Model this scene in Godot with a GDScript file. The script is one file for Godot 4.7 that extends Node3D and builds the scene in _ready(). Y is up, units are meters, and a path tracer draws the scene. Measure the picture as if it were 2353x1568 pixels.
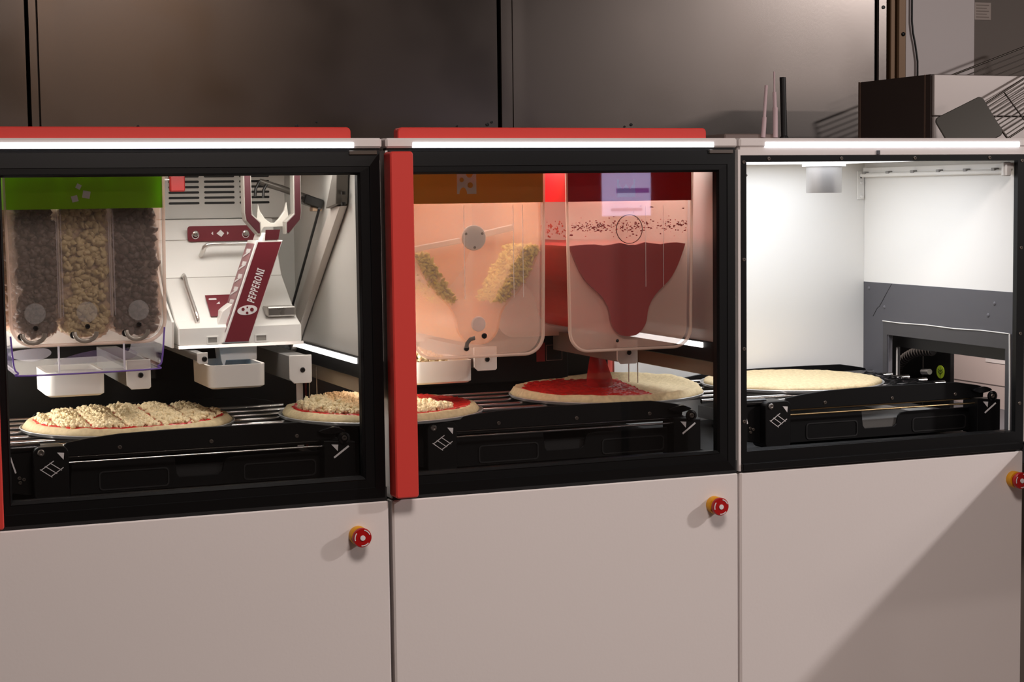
extends Node3D

# ---------------------------------------------------------------- shapes
class Sh:
	var st := SurfaceTool.new()
	func _init() -> void:
		st.begin(Mesh.PRIMITIVE_TRIANGLES)
	func t(a: Vector3, b: Vector3, c: Vector3, n: Vector3, g := -1) -> void:
		st.set_smooth_group(g)
		if (a - c).cross(a - b).dot(n) < 0.0:
			var k := b
			b = c
			c = k
		st.add_vertex(a)
		st.add_vertex(b)
		st.add_vertex(c)
	func q(a: Vector3, b: Vector3, c: Vector3, d: Vector3, n: Vector3, g := -1) -> void:
		t(a, b, c, n, g)
		t(a, c, d, n, g)
	func box(lo: Vector3, hi: Vector3, ch := 0.0, tf := Transform3D()) -> Sh:
		var c := (lo + hi) / 2.0
		var h := (hi - lo) / 2.0
		ch = minf(ch, minf(h.x, minf(h.y, h.z)) * 0.9)
		for ax in 3:
			for s in [-1.0, 1.0]:
				var n := Vector3.ZERO
				n[ax] = s
				var u := Vector3.ZERO
				u[(ax + 1) % 3] = h[(ax + 1) % 3] - ch
				var v := Vector3.ZERO
				v[(ax + 2) % 3] = h[(ax + 2) % 3] - ch
				var o := c + n * h[ax]
				q(tf * (o - u - v), tf * (o + u - v), tf * (o + u + v), tf * (o - u + v), tf.basis * n)
		if ch > 0.0:
			for ax in 3:
				var b := (ax + 1) % 3
				var d := (ax + 2) % 3
				for s in [-1.0, 1.0]:
					for r in [-1.0, 1.0]:
						var along := Vector3.ZERO
						along[ax] = h[ax] - ch
						var p := c
						p[b] += s * h[b]
						p[d] += r * (h[d] - ch)
						var p2 := c
						p2[b] += s * (h[b] - ch)
						p2[d] += r * h[d]
						var n := Vector3.ZERO
						n[b] = s
						n[d] = r
						q(tf * (p - along), tf * (p + along), tf * (p2 + along), tf * (p2 - along), tf.basis * n)
			for s in [-1.0, 1.0]:
				for r in [-1.0, 1.0]:
					for w in [-1.0, 1.0]:
						var e := Vector3(s, r, w)
						var i := h - Vector3(ch, ch, ch)
						t(tf * (c + e * Vector3(h.x, i.y, i.z)), tf * (c + e * Vector3(i.x, h.y, i.z)), tf * (c + e * Vector3(i.x, i.y, h.z)), tf.basis * e)
		return self
	# polygon in the u-v plane, pushed along w from d0 to d1, edges bevelled by b
	func prism(poly: PackedVector2Array, d0: float, d1: float, b := 0.0, tf := Transform3D(), smooth := false) -> Sh:
		var n := poly.size()
		var area := 0.0
		for i in n:
			area += poly[i].cross(poly[(i + 1) % n])
		var sg := signf(area)
		var inset := PackedVector2Array()
		for i in n:
			var e0 := (poly[i] - poly[(i + n - 1) % n]).normalized()
			var e1 := (poly[(i + 1) % n] - poly[i]).normalized()
			var n0 := Vector2(e0.y, -e0.x) * sg
			var n1 := Vector2(e1.y, -e1.x) * sg
			inset.append(poly[i] - (n0 + n1) / maxf(0.4, 1.0 + n0.dot(n1)) * b)
		var rings := [[inset, d0], [poly, d0 + b], [poly, d1 - b], [inset, d1]] if b > 0.0 else [[poly, d0], [poly, d1]]
		for r in rings.size() - 1:
			for i in n:
				var j := (i + 1) % n
				var e := (poly[j] - poly[i]).normalized()
				var nn := Vector3(e.y * sg, -e.x * sg, 0.0)
				if rings.size() == 4:
					nn.z = [-0.7, 0.0, 0.7][r]
				q(tf * v3(rings[r][0][i], rings[r][1]), tf * v3(rings[r][0][j], rings[r][1]), tf * v3(rings[r + 1][0][j], rings[r + 1][1]), tf * v3(rings[r + 1][0][i], rings[r + 1][1]), tf.basis * nn, 1 + r if smooth else -1)
		var tri := Geometry2D.triangulate_polygon(inset)
		for i in range(0, tri.size(), 3):
			for k in 2:
				var d: float = d0 if k == 0 else d1
				t(tf * v3(inset[tri[i]], d), tf * v3(inset[tri[i + 1]], d), tf * v3(inset[tri[i + 2]], d), tf.basis * Vector3(0, 0, -1 if k == 0 else 1))
		return self
	func v3(p: Vector2, d: float) -> Vector3:
		return Vector3(p.x, p.y, d)
	# a plate with a hole: outer and inner outlines of the same number of points
	func plate(outer: PackedVector2Array, inner: PackedVector2Array, d0: float, d1: float, tf := Transform3D()) -> Sh:
		var n := outer.size()
		for i in n:
			var j := (i + 1) % n
			q(tf * v3(outer[i], d1), tf * v3(outer[j], d1), tf * v3(inner[j], d1), tf * v3(inner[i], d1), tf.basis * Vector3(0, 0, 1))
			q(tf * v3(outer[i], d0), tf * v3(outer[j], d0), tf * v3(inner[j], d0), tf * v3(inner[i], d0), tf.basis * Vector3(0, 0, -1))
			var e := outer[j] - outer[i]
			var m := (outer[i] + outer[j]) / 2.0 - (inner[i] + inner[j]) / 2.0
			var no := Vector2(e.y, -e.x)
			if no.dot(m) < 0.0:
				no = -no
			q(tf * v3(outer[i], d0), tf * v3(outer[j], d0), tf * v3(outer[j], d1), tf * v3(outer[i], d1), tf.basis * v3(no, 0))
			var f := inner[j] - inner[i]
			var ni := Vector2(f.y, -f.x)
			if ni.dot(m) < 0.0:
				ni = -ni
			q(tf * v3(inner[i], d0), tf * v3(inner[j], d0), tf * v3(inner[j], d1), tf * v3(inner[i], d1), tf.basis * v3(ni, 0))
		return self
	# loops of points joined in order (frames with a moulded section)
	func loft(loops: Array, toward: Vector3, closed := true) -> Sh:
		for r in loops.size() - 1:
			var n: int = loops[r].size()
			for i in (n if closed else n - 1):
				var j := (i + 1) % n
				q(loops[r][i], loops[r][j], loops[r + 1][j], loops[r + 1][i], toward)
		return self
	func tube(pts: Array, r: float, n := 8, flat := 1.0) -> Sh:
		var side := Vector3.ZERO
		var rings := []
		for i in pts.size():
			var d: Vector3 = (pts[mini(i + 1, pts.size() - 1)] - pts[maxi(i - 1, 0)]).normalized()
			if side == Vector3.ZERO:
				side = d.cross(Vector3.UP if absf(d.y) < 0.9 else Vector3.RIGHT).normalized()
			side = (side - d * side.dot(d)).normalized()
			var up := d.cross(side)
			var ring := []
			for k in n:
				var a := TAU * k / n
				ring.append(pts[i] + side * cos(a) * r + up * sin(a) * r * flat)
			rings.append(ring)
		for i in rings.size() - 1:
			for k in n:
				var m := (k + 1) % n
				q(rings[i][k], rings[i][m], rings[i + 1][m], rings[i + 1][k], rings[i][k] + rings[i][m] - pts[i] * 2.0, 1)
		for e in 2:
			var at: int = 0 if e == 0 else rings.size() - 1
			var dir: Vector3 = pts[0] - pts[1] if e == 0 else pts[at] - pts[at - 1]
			for k in n:
				t(pts[at], rings[at][k], rings[at][(k + 1) % n], dir)
		return self
	# profile of (radius, height) from the bottom centre outwards and up to the top centre
	func lathe(profile: Array, n: int, tf := Transform3D()) -> Sh:
		var g := 1
		for i in profile.size() - 1:
			var a: Vector2 = profile[i]
			var b: Vector2 = profile[i + 1]
			if i > 0:
				var p: Vector2 = profile[i - 1]
				if absf((a - p).angle_to(b - a)) > 0.7:
					g += 1
			var nr := (b - a).y
			var nh := -(b - a).x
			for k in n:
				var c0 := TAU * k / n
				var c1 := TAU * (k + 1) / n
				var mid := (c0 + c1) / 2.0
				var nn := tf.basis * Vector3(cos(mid) * nr, nh, sin(mid) * nr)
				var v := [tf * Vector3(cos(c0) * a.x, a.y, sin(c0) * a.x), tf * Vector3(cos(c1) * a.x, a.y, sin(c1) * a.x), tf * Vector3(cos(c1) * b.x, b.y, sin(c1) * b.x), tf * Vector3(cos(c0) * b.x, b.y, sin(c0) * b.x)]
				if a.x > 1e-6:
					t(v[0], v[1], v[2], nn, g)
				if b.x > 1e-6:
					t(v[0], v[2], v[3], nn, g)
		return self
	func done() -> ArrayMesh:
		st.generate_normals()
		return st.commit()

const FRONT := Basis(Vector3(1, 0, 0), Vector3(0, 0, 1), Vector3(0, -1, 0))   # lathe axis (y) turned towards +z
var taken := {}
var M := {}
var rng := RandomNumberGenerator.new()

func numbered(called: String) -> String:
	taken[called] = taken.get(called, 0) + 1
	return called if taken[called] == 1 else "%s_%03d" % [called, taken[called] - 1]

func tag(o: Node, label: String, category: String, group := "", kind := "") -> Node:
	o.set_meta("label", label)
	o.set_meta("category", category)
	if group:
		o.set_meta("group", group)
	if kind:
		o.set_meta("kind", kind)
	return o

func thing(called: String, label: String, category: String, at := Vector3.ZERO, group := "", kind := "") -> Node3D:
	var o := Node3D.new()
	o.name = numbered(called)
	add_child(o)
	o.position = at
	tag(o, label, category, group, kind)
	return o

# a named mesh under a parent; its points are in world space, the parent's place is taken off
func part(called: String, sh: Sh, mat: Material, parent: Node = self) -> MeshInstance3D:
	var o := MeshInstance3D.new()
	o.name = numbered(called) if parent == self else called
	o.mesh = sh.done()
	o.material_override = mat
	parent.add_child(o, true)
	if parent is Node3D and parent != self:
		o.position = -world_at(parent)
	return o

func sub(called: String, parent: Node) -> Node3D:
	var o := Node3D.new()
	o.name = called
	parent.add_child(o, true)
	o.position = -world_at(parent)
	return o

func world_at(n: Node) -> Vector3:
	var p := Vector3.ZERO
	while n is Node3D and n != self:
		p += n.position
		n = n.get_parent()
	return p

func struct(called: String, sh: Sh, mat: Material, parent: Node = self) -> MeshInstance3D:
	var o := part(called, sh, mat, parent)
	if parent == self:
		o.set_meta("kind", "structure")
	return o

func rrect(x0: float, y0: float, x1: float, y1: float, r: float, n := 5) -> PackedVector2Array:
	var out := PackedVector2Array()
	r = minf(r, minf(x1 - x0, y1 - y0) * 0.499)
	for k in 4:
		var c: Vector2 = [Vector2(x1 - r, y1 - r), Vector2(x0 + r, y1 - r), Vector2(x0 + r, y0 + r), Vector2(x1 - r, y0 + r)][k]
		for i in n + 1:
			var a := PI / 2 * (k + float(i) / n)
			out.append(c + Vector2(cos(a), sin(a)) * r)
	return out

func pv(a: Array) -> PackedVector2Array:
	var out := PackedVector2Array()
	for i in range(0, a.size(), 2):
		out.append(Vector2(a[i], a[i + 1]))
	return out

func smooth2(pts: PackedVector2Array, closed := false, per := 4) -> PackedVector2Array:
	var out := PackedVector2Array()
	var n := pts.size()
	for i in (n if closed else n - 1):
		var p0 := pts[(i + n - 1) % n] if closed or i > 0 else pts[i]
		var p1 := pts[i]
		var p2 := pts[(i + 1) % n]
		var p3 := pts[(i + 2) % n] if closed or i + 2 < n else p2
		for k in per:
			out.append(p1.cubic_interpolate(p2, p0, p3, float(k) / per))
	if not closed:
		out.append(pts[n - 1])
	return out

func mk(c: Color, rough := 0.5, metal := 0.0) -> StandardMaterial3D:
	var m := StandardMaterial3D.new()
	m.albedo_color = c
	m.roughness = rough
	m.metallic = metal
	return m

func c8(r: int, g: int, b: int, a := 1.0) -> Color:
	return Color(r / 255.0, g / 255.0, b / 255.0, a)

func noise_tex(freq: float, size := 256, oct := 4, as_normal := false, strength := 4.0, lo := 0.0, hi := 1.0, sd := 3) -> NoiseTexture2D:
	var f := FastNoiseLite.new()
	f.noise_type = FastNoiseLite.TYPE_SIMPLEX_SMOOTH
	f.frequency = freq
	f.fractal_octaves = oct
	f.seed = sd
	var t := NoiseTexture2D.new()
	t.width = size
	t.height = size
	t.seamless = true
	t.noise = f
	if as_normal:
		t.as_normal_map = true
		t.bump_strength = strength
	else:
		var g := Gradient.new()
		g.set_color(0, Color(lo, lo, lo))
		g.set_color(1, Color(hi, hi, hi))
		t.color_ramp = g
	return t

func tri_uv(m: StandardMaterial3D, s: Vector3) -> StandardMaterial3D:
	m.uv1_triplanar = true
	m.uv1_world_triplanar = true
	m.uv1_scale = s
	return m

func frosted(c: Color, a: float, rough := 0.35, back := 0.6) -> StandardMaterial3D:
	var m := mk(Color(c.r, c.g, c.b, a), rough)
	m.transparency = BaseMaterial3D.TRANSPARENCY_ALPHA
	m.backlight_enabled = true
	m.backlight = Color(c.r * back, c.g * back, c.b * back)
	return m

func pane(c: Color, a: float) -> StandardMaterial3D:
	var m := mk(Color(c.r, c.g, c.b, a), 0.03)
	m.transparency = BaseMaterial3D.TRANSPARENCY_ALPHA
	return m

func glow(c: Color, e: float) -> StandardMaterial3D:
	var m := mk(Color(0.9, 0.9, 0.9), 0.4)
	m.emission_enabled = true
	m.emission = c
	m.emission_energy_multiplier = e
	return m

func area(called: String, at: Vector3, towards: Vector3, size: Vector2, e: float, c := Color(1, 1, 1)) -> void:
	var l := AreaLight3D.new()
	l.name = called
	l.area_size = size
	l.light_energy = e
	l.light_color = c
	l.shadow_enabled = true
	l.set("area_range", 12.0)
	l.set("area_attenuation", 2.0)
	add_child(l, true)
	l.look_at_from_position(at, at + towards, Vector3.UP if absf(towards.normalized().y) < 0.95 else Vector3.BACK)

func stuff(called: String, mesh: Mesh, mat: Material, xf: Array, parent: Node = self) -> MultiMeshInstance3D:
	var mm := MultiMesh.new()
	mm.transform_format = MultiMesh.TRANSFORM_3D
	mm.mesh = mesh
	mm.instance_count = xf.size()
	for i in xf.size():
		mm.set_instance_transform(i, xf[i])
	var o := MultiMeshInstance3D.new()
	o.name = numbered(called) if parent == self else called
	o.multimesh = mm
	o.material_override = mat
	parent.add_child(o, true)
	if parent != self:
		o.position = -world_at(parent)
	o.set_meta("kind", "stuff")
	return o

# a lumpy pebble of radius one
func lump(sd: int, rough := 0.35, stretch := Vector3.ONE) -> ArrayMesh:
	var f := FastNoiseLite.new()
	f.seed = sd
	f.frequency = 0.9
	var sh := Sh.new()
	var rows := 6
	var cols := 9
	var at := func(i: int, k: int) -> Vector3:
		var a := PI * i / rows
		var b := TAU * (k % cols) / cols
		var d := Vector3(sin(a) * cos(b), cos(a), sin(a) * sin(b))
		return d * (1.0 + rough * f.get_noise_3dv(d * 1.7) * 2.0) * stretch
	for i in rows:
		for k in cols:
			var a: Vector3 = at.call(i, k)
			var b: Vector3 = at.call(i, k + 1)
			var c: Vector3 = at.call(i + 1, k + 1)
			var d: Vector3 = at.call(i + 1, k)
			if i > 0:
				sh.t(a, b, c, a + b + c, 1)
			if i < rows - 1:
				sh.t(a, c, d, a + c + d, 1)
	return sh.done()

func turned(p: Vector3, s: Vector3) -> Transform3D:
	var b := Basis.from_euler(Vector3(rng.randf() * TAU, rng.randf() * TAU, rng.randf() * TAU)).scaled_local(s)
	return Transform3D(b, p)

func disc_z(at: Vector3, r: float, d: float, b := 0.0, n := 20) -> Sh:
	return Sh.new().lathe([Vector2(0, 0), Vector2(r, 0), Vector2(r, d - b), Vector2(r - b, d), Vector2(0, d)], n, Transform3D(FRONT, at))

func screw(at: Vector3, r: float, parent: Node, mat: Material = null, called := "screw") -> void:
	var sh := Sh.new()
	sh.lathe([Vector2(0, 0), Vector2(r, 0), Vector2(r, r * 0.25), Vector2(r * 0.75, r * 0.5), Vector2(r * 0.45, r * 0.5), Vector2(r * 0.4, r * 0.1), Vector2(0, r * 0.1)], 14, Transform3D(FRONT, at))
	part(called, sh, mat if mat else M.screw, parent)

func frame_loop(x0: float, y0: float, x1: float, y1: float, z: float) -> Array:
	return [Vector3(x0, y0, z), Vector3(x1, y0, z), Vector3(x1, y1, z), Vector3(x0, y1, z)]

func flat_z(poly: PackedVector2Array, z: float, th := 0.0006) -> Sh:
	return Sh.new().prism(poly, z, z + th)

func bar2(a: Vector2, b: Vector2, w: float) -> PackedVector2Array:
	var d := (b - a).normalized()
	var n := Vector2(-d.y, d.x) * w / 2
	return PackedVector2Array([a - n, b - n, b + n, a + n])

# ================================================================ scene
func _ready() -> void:
	rng.seed = 11
	# --- camera
	var cam := Camera3D.new()
	cam.name = "camera"
	cam.fov = rad_to_deg(2.0 * atan(784.0 / 4080.0))
	cam.near = 0.05
	cam.far = 50.0
	cam.transform = Transform3D(Basis(Vector3(0.92831657, -0.01265381, 0.37157532), Vector3(0.04219003, 0.99655025, -0.07146748), Vector3(-0.36938915, 0.08202122, 0.92564798)).orthonormalized(), Vector3(-0.82230, 1.49607, 2.57444))
	add_child(cam)
	cam.current = true
	# --- environment
	var we := WorldEnvironment.new()
	we.name = "environment"
	var env := Environment.new()
	env.background_mode = Environment.BG_COLOR
	env.background_color = Color(0.02, 0.02, 0.02)
	env.tonemap_mode = Environment.TONE_MAPPER_LINEAR
	env.tonemap_exposure = 1.0
	env.sdfgi_enabled = true
	env.ssao_enabled = true
	env.ssil_enabled = true
	we.environment = env
	add_child(we)
	# --- lamps of the room (their fittings are built in room())
	area("ceiling_lamp_light", Vector3(0.0, 2.725, 1.7), Vector3(0, -1, 0), Vector2(0.6, 0.6), 3.75, c8(255, 241, 234))
	area("side_lamp_light", Vector3(2.95, 2.50, 1.75), Vector3(-0.05, -1, -0.05), Vector2(0.16, 0.16), 6.9, c8(255, 247, 244))
	area("far_lamp_light", Vector3(3.55, 2.425, 4.2), Vector3(0, -1, 0), Vector2(0.9, 0.5), 3.5, c8(255, 240, 232))
	# --- lights inside the three machine bays
	for b in [[-0.305, 1.3], [0.305, 1.05]]:
		area("bay_lamp_light", Vector3(b[0] + 0.02, 1.5455, -0.19), Vector3(0, -1, 0), Vector2(0.5, 0.14), 0.125 * b[1], c8(255, 250, 240))
		area("bay_strip_light", Vector3(b[0] + 0.286, 1.238, -0.30), Vector3(-1, 0.15, 0), Vector2(0.38, 0.008), 0.16 * b[1], c8(255, 252, 245))
		area("bay_strip_light", Vector3(b[0] - 0.286, 1.238, -0.30), Vector3(1, 0.1, 0), Vector2(0.38, 0.008), 0.08 * b[1], c8(255, 252, 245))
	area("dough_bay_lamp_light", Vector3(0.84, 1.5465, -0.24), Vector3(0, -1, 0), Vector2(0.40, 0.36), 0.21, c8(238, 245, 255))
	area("added_fill_light", Vector3(1.235, 1.548, -0.32), Vector3(0.9, -1, 0), Vector2(0.3, 0.02), 0.4, c8(255, 240, 230))  # added fill light aimed at the box past the side opening
	materials()
	room()
	modules()
	bay_one()
	bay_two()
	bay_three()
	conveyors()
	pizzas()
	on_top()

func materials() -> void:
	M.panel = mk(c8(232, 224, 221), 0.45)
	tri_uv(M.panel, Vector3(9, 9, 9))
	M.panel.normal_enabled = true
	M.panel.normal_texture = noise_tex(0.05, 256, 4, true, 1.0)
	M.panel.normal_scale = 0.15
	M.white = mk(c8(236, 234, 230), 0.4)
	M.nylon = mk(c8(240, 236, 230), 0.5)
	M.black = mk(c8(11, 11, 12), 0.45)
	M.black_satin = mk(c8(9, 9, 10), 0.45)
	M.black_satin.metallic_specular = 0.35
	M.black_rough = mk(c8(15, 14, 15), 0.6)
	M.black_shine = mk(c8(13, 13, 14), 0.22)
	M.red = mk(c8(216, 64, 56), 0.45)
	M.maroon = mk(c8(112, 30, 42), 0.45)
	M.mauve = mk(c8(150, 104, 108), 0.45)
	M.steel = mk(c8(190, 186, 182), 0.3, 1.0)
	tri_uv(M.steel, Vector3(6, 6, 6))
	M.steel.roughness_texture = noise_tex(0.03, 256, 4, false, 1.0, 0.8, 1.2)
	M.brushed = mk(c8(205, 200, 196), 0.38, 0.9)
	M.chrome = mk(c8(222, 218, 214), 0.2, 0.75)
	M.screw = mk(c8(120, 112, 105), 0.35, 0.8)
	M.dark_screw = mk(c8(36, 34, 33), 0.4, 0.4)
	M.alu = mk(c8(190, 190, 190), 0.35, 0.4)
	M.rod = mk(c8(190, 187, 184), 0.22, 1.0)
	M.brass_rod = mk(c8(176, 150, 110), 0.3, 1.0)
	M.mark = mk(c8(225, 220, 220), 0.6)
	M.grey = mk(c8(84, 83, 88), 0.55)
	M.tan = mk(c8(150, 132, 112), 0.6)
	M.glass = pane(Color(0.02, 0.02, 0.02), 0.07)
	M.glass.roughness = 0.02
	M.frost = frosted(c8(240, 226, 214), 0.08)
	M.frost_wall = frosted(c8(244, 224, 208), 0.16)
	M.frost_rear = frosted(c8(246, 232, 222), 0.55, 0.35, 0.8)
	M.frost_rim = frosted(c8(250, 222, 204), 0.55)
	M.purple = pane(c8(160, 130, 215), 0.07)
	M.purple_rim = frosted(c8(130, 95, 190), 0.85, 0.3)
	M.led = glow(c8(240, 244, 255), 3.0)
	M.led_bay = glow(c8(252, 252, 255), 1.25)
	M.led_warm = glow(c8(255, 250, 246), 2.5)
	var crust := mk(c8(226, 204, 160), 0.75)
	tri_uv(crust, Vector3(14, 14, 14))
	crust.albedo_texture = noise_tex(0.03, 256, 5, false, 1.0, 0.82, 1.0, 5)
	crust.heightmap_enabled = true
	crust.heightmap_texture = noise_tex(0.06, 256, 5, false, 1.0, 0.0, 1.0, 8)
	crust.heightmap_scale = 0.05
	M.crust = crust
	M.sauce = mk(c8(198, 40, 36), 0.28)
	M.sauce.clearcoat_enabled = true
	M.sauce.clearcoat = 0.4
	M.sauce.clearcoat_roughness = 0.15
	M.sauce_deep = mk(c8(150, 12, 7), 0.4)
	M.cheese = mk(c8(238, 218, 176), 0.55)
	M.sausage = mk(c8(78, 56, 46), 0.55)
	M.sausage_dark = mk(c8(72, 48, 41), 0.55)
	M.dice = mk(c8(178, 154, 110), 0.55)
	M.shred = mk(c8(214, 184, 76), 0.55)

func room() -> void:
	# back wall of stainless sheets
	var sheet := mk(c8(116, 109, 105), 0.27, 1.0)
	tri_uv(sheet, Vector3(1.1, 1.1, 1.1))
	sheet.normal_enabled = true
	sheet.normal_texture = noise_tex(0.006, 256, 1, true, 1.2, 0, 1, 21)
	sheet.normal_scale = 0.3
	sheet.roughness_texture = noise_tex(0.006, 512, 3, false, 1.0, 0.85, 1.12, 7)
	var w := Node3D.new()
	w.name = "wall_back"
	add_child(w)
	w.set_meta("kind", "structure")
	w.set_meta("label", "dark stainless steel sheet wall behind the machines with riveted joint strips")
	part("backing", Sh.new().box(Vector3(-3.3, 0, -0.9), Vector3(4.2, 2.8, -0.745)), mk(c8(40, 36, 34), 0.8), w)
	for e in [[-3.3, -1.25], [-1.245, -0.434], [-0.4145, 0.4705], [0.5005, 1.3435]]:
		part("panel", Sh.new().box(Vector3(e[0], 0, -0.745), Vector3(e[1], 2.8, -0.72), 0.002), sheet, w)
	for e in [[-0.4305, -0.415], [0.4745, 0.5]]:
		part("panel", Sh.new().box(Vector3(e[0], 0, -0.745), Vector3(e[1], 2.8, -0.716), 0.0015), sheet, w)
	part("panel", Sh.new().box(Vector3(1.3445, 0, -0.745), Vector3(1.369, 2.8, -0.712), 0.003), sheet, w)
	part("panel", Sh.new().box(Vector3(1.416, 0, -0.745), Vector3(1.601, 2.8, -0.72), 0.002), mk(c8(176, 166, 164), 0.5, 0.2), w)
	part("panel", Sh.new().box(Vector3(1.603, 0, -0.745), Vector3(4.2, 2.8, -0.735), 0.002), mk(c8(98, 86, 78), 0.6), w)
	for p in [[0.059, 1.631, 0.0035], [0.098, 1.639, 0.002], [0.382, 1.632, 0.002], [0.446, 1.6355, 0.0035], [0.455, 1.64, 0.0025], [0.76, 1.636, 0.003], [0.745, 1.632, 0.002], [1.358, 1.888, 0.004], [-0.24, 1.63, 0.0025]]:
		part("hole", Sh.new().lathe([Vector2(0, 0), Vector2(p[2], 0), Vector2(p[2], 0.001), Vector2(p[2] * 0.7, 0.0012), Vector2(p[2] * 0.6, 0.0004), Vector2(0, 0.0004)], 12, Transform3D(FRONT, Vector3(p[0], p[1], -0.7195 if p[0] < 1.3 else -0.7115))), M.black, w)
	var post := struct("trim_1", Sh.new().box(Vector3(1.375, 0, -0.745), Vector3(1.389, 2.8, -0.71), 0.002).box(Vector3(1.389, 0, -0.745), Vector3(1.411, 2.8, -0.702), 0.003), mk(c8(102, 76, 52), 0.45, 0.4))
	post.set_meta("label", "brown metal post standing between the steel wall and the grey panel")
	part("hole", disc_z(Vector3(1.402, 1.831, -0.7015), 0.0045, 0.001), M.black, post)
	# floor, ceiling and the other walls of the kitchen
	struct("floor", Sh.new().box(Vector3(-3.3, -0.1, -0.9), Vector3(4.2, 0, 6.4)), mk(c8(104, 92, 86), 0.5))
	struct("ceiling", Sh.new().box(Vector3(-3.3, 2.8, -0.9), Vector3(4.2, 2.9, 6.4)), mk(c8(100, 90, 84), 0.8))
	struct("wall_left", Sh.new().box(Vector3(-3.4, 0, -0.9), Vector3(-3.3, 2.8, 6.4)), mk(c8(70, 60, 54), 0.7))
	struct("wall_right", Sh.new().box(Vector3(4.2, 0, -0.9), Vector3(4.3, 2.8, 6.4)), mk(c8(110, 100, 95), 0.7))
	struct("wall_front", Sh.new().box(Vector3(-3.3, 0, 6.4), Vector3(4.2, 2.8, 6.5)), mk(c8(70, 60, 54), 0.7))
	# the lamps that light it
	for l in [[0.0, 2.735, 1.7, 0.32, 0.32, "square ceiling lamp above the middle of the kitchen"], [3.55, 2.435, 4.2, 0.47, 0.27, "wide hanging lamp at the far side of the kitchen"]]:
		var t := thing("ceiling_lamp", l[5], "lamp", Vector3(l[0], 2.8, l[2]))
		part("housing", Sh.new().box(Vector3(l[0] - l[3], l[1] + 0.01, l[2] - l[4]), Vector3(l[0] + l[3], l[1] + 0.065, l[2] + l[4]), 0.004), M.white, t)
		part("diffuser", Sh.new().box(Vector3(l[0] - l[3] + 0.02, l[1], l[2] - l[4] + 0.02), Vector3(l[0] + l[3] - 0.02, l[1] + 0.011, l[2] + l[4] - 0.02)), glow(c8(255, 240, 230), 1.6), t)
		if l[1] < 2.6:
			for e in [-0.3, 0.3]:
				part("rod", Sh.new().tube([Vector3(l[0] + e, l[1] + 0.06, l[2]), Vector3(l[0] + e, 2.8, l[2])], 0.006), M.black, t)
	var sl := thing("spot_lamp", "small ceiling spot lamp over the side rack", "lamp", Vector3(2.95, 2.8, 1.75))
	part("housing", Sh.new().box(Vector3(2.85, 2.525, 1.65), Vector3(3.05, 2.58, 1.85), 0.004), M.white, sl)
	part("rod", Sh.new().tube([Vector3(2.95, 2.58, 1.75), Vector3(2.95, 2.8, 1.75)], 0.012), M.black, sl)
	part("diffuser", Sh.new().box(Vector3(2.87, 2.513, 1.67), Vector3(3.03, 2.526, 1.83)), glow(c8(255, 247, 244), 2.0), sl)
	for p in [[0.44, 2.37, 4.0, "pendant bulb hanging in the kitchen, nearer the machines' end"], [0.60, 2.385, 4.0, "pendant bulb hanging in the kitchen beside the other bulb"]]:
		var t := thing("pendant_lamp", p[3], "lamp", Vector3(p[0], 2.8, p[2]))
		part("cord", Sh.new().tube([Vector3(p[0], 2.8, p[2]), Vector3(p[0], p[1] + 0.06, p[2])], 0.004), M.black, t)
		part("bulb", Sh.new().lathe([Vector2(0, -0.04), Vector2(0.025, -0.03), Vector2(0.035, 0), Vector2(0.025, 0.03), Vector2(0.014, 0.06), Vector2(0, 0.062)], 20, Transform3D(Basis(), Vector3(p[0], p[1], p[2]))), glow(c8(255, 190, 120), 14.0), t)
		var l := OmniLight3D.new()
		l.name = "pendant_lamp_light"
		l.position = Vector3(p[0], p[1], p[2])
		l.light_energy = 0.05
		l.light_color = c8(255, 190, 120)
		l.omni_range = 12
		l.omni_attenuation = 2
		l.light_size = 0.03
		l.shadow_enabled = true
		add_child(l, true)
	# a lit tablet on a stand across the aisle: the door glass mirrors it
	var tb := thing("tablet", "lit tablet on a stand facing the machines", "tablet", Vector3(1.18, 1.43, 1.62))
	part("case", Sh.new().box(Vector3(1.104, 1.432, 1.602), Vector3(1.256, 1.556, 1.612), 0.003), M.black, tb)
	part("screen", Sh.new().box(Vector3(1.110, 1.438, 1.6), Vector3(1.250, 1.550, 1.603)), glow(c8(200, 195, 245), 5.0), tb)
	part("screen_bar", Sh.new().box(Vector3(1.135, 1.45, 1.599), Vector3(1.225, 1.458, 1.601)), glow(c8(120, 90, 190), 3.0), tb)
	part("screen_bar", Sh.new().box(Vector3(1.150, 1.497, 1.599), Vector3(1.245, 1.510, 1.601)), glow(c8(110, 90, 200), 3.0), tb)
	var ts := thing("tablet_stand", "black pole stand under the lit tablet", "stand", Vector3(1.18, 0, 1.62))
	part("pole", Sh.new().tube([Vector3(1.18, 0.02, 1.618), Vector3(1.18, 1.432, 1.618)], 0.012), M.black, ts)
	part("base", Sh.new().lathe([Vector2(0, 0), Vector2(0.15, 0), Vector2(0.15, 0.012), Vector2(0.13, 0.02), Vector2(0, 0.02)], 28, Transform3D(Basis(), Vector3(1.18, 0, 1.618))), M.black, ts)

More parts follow.
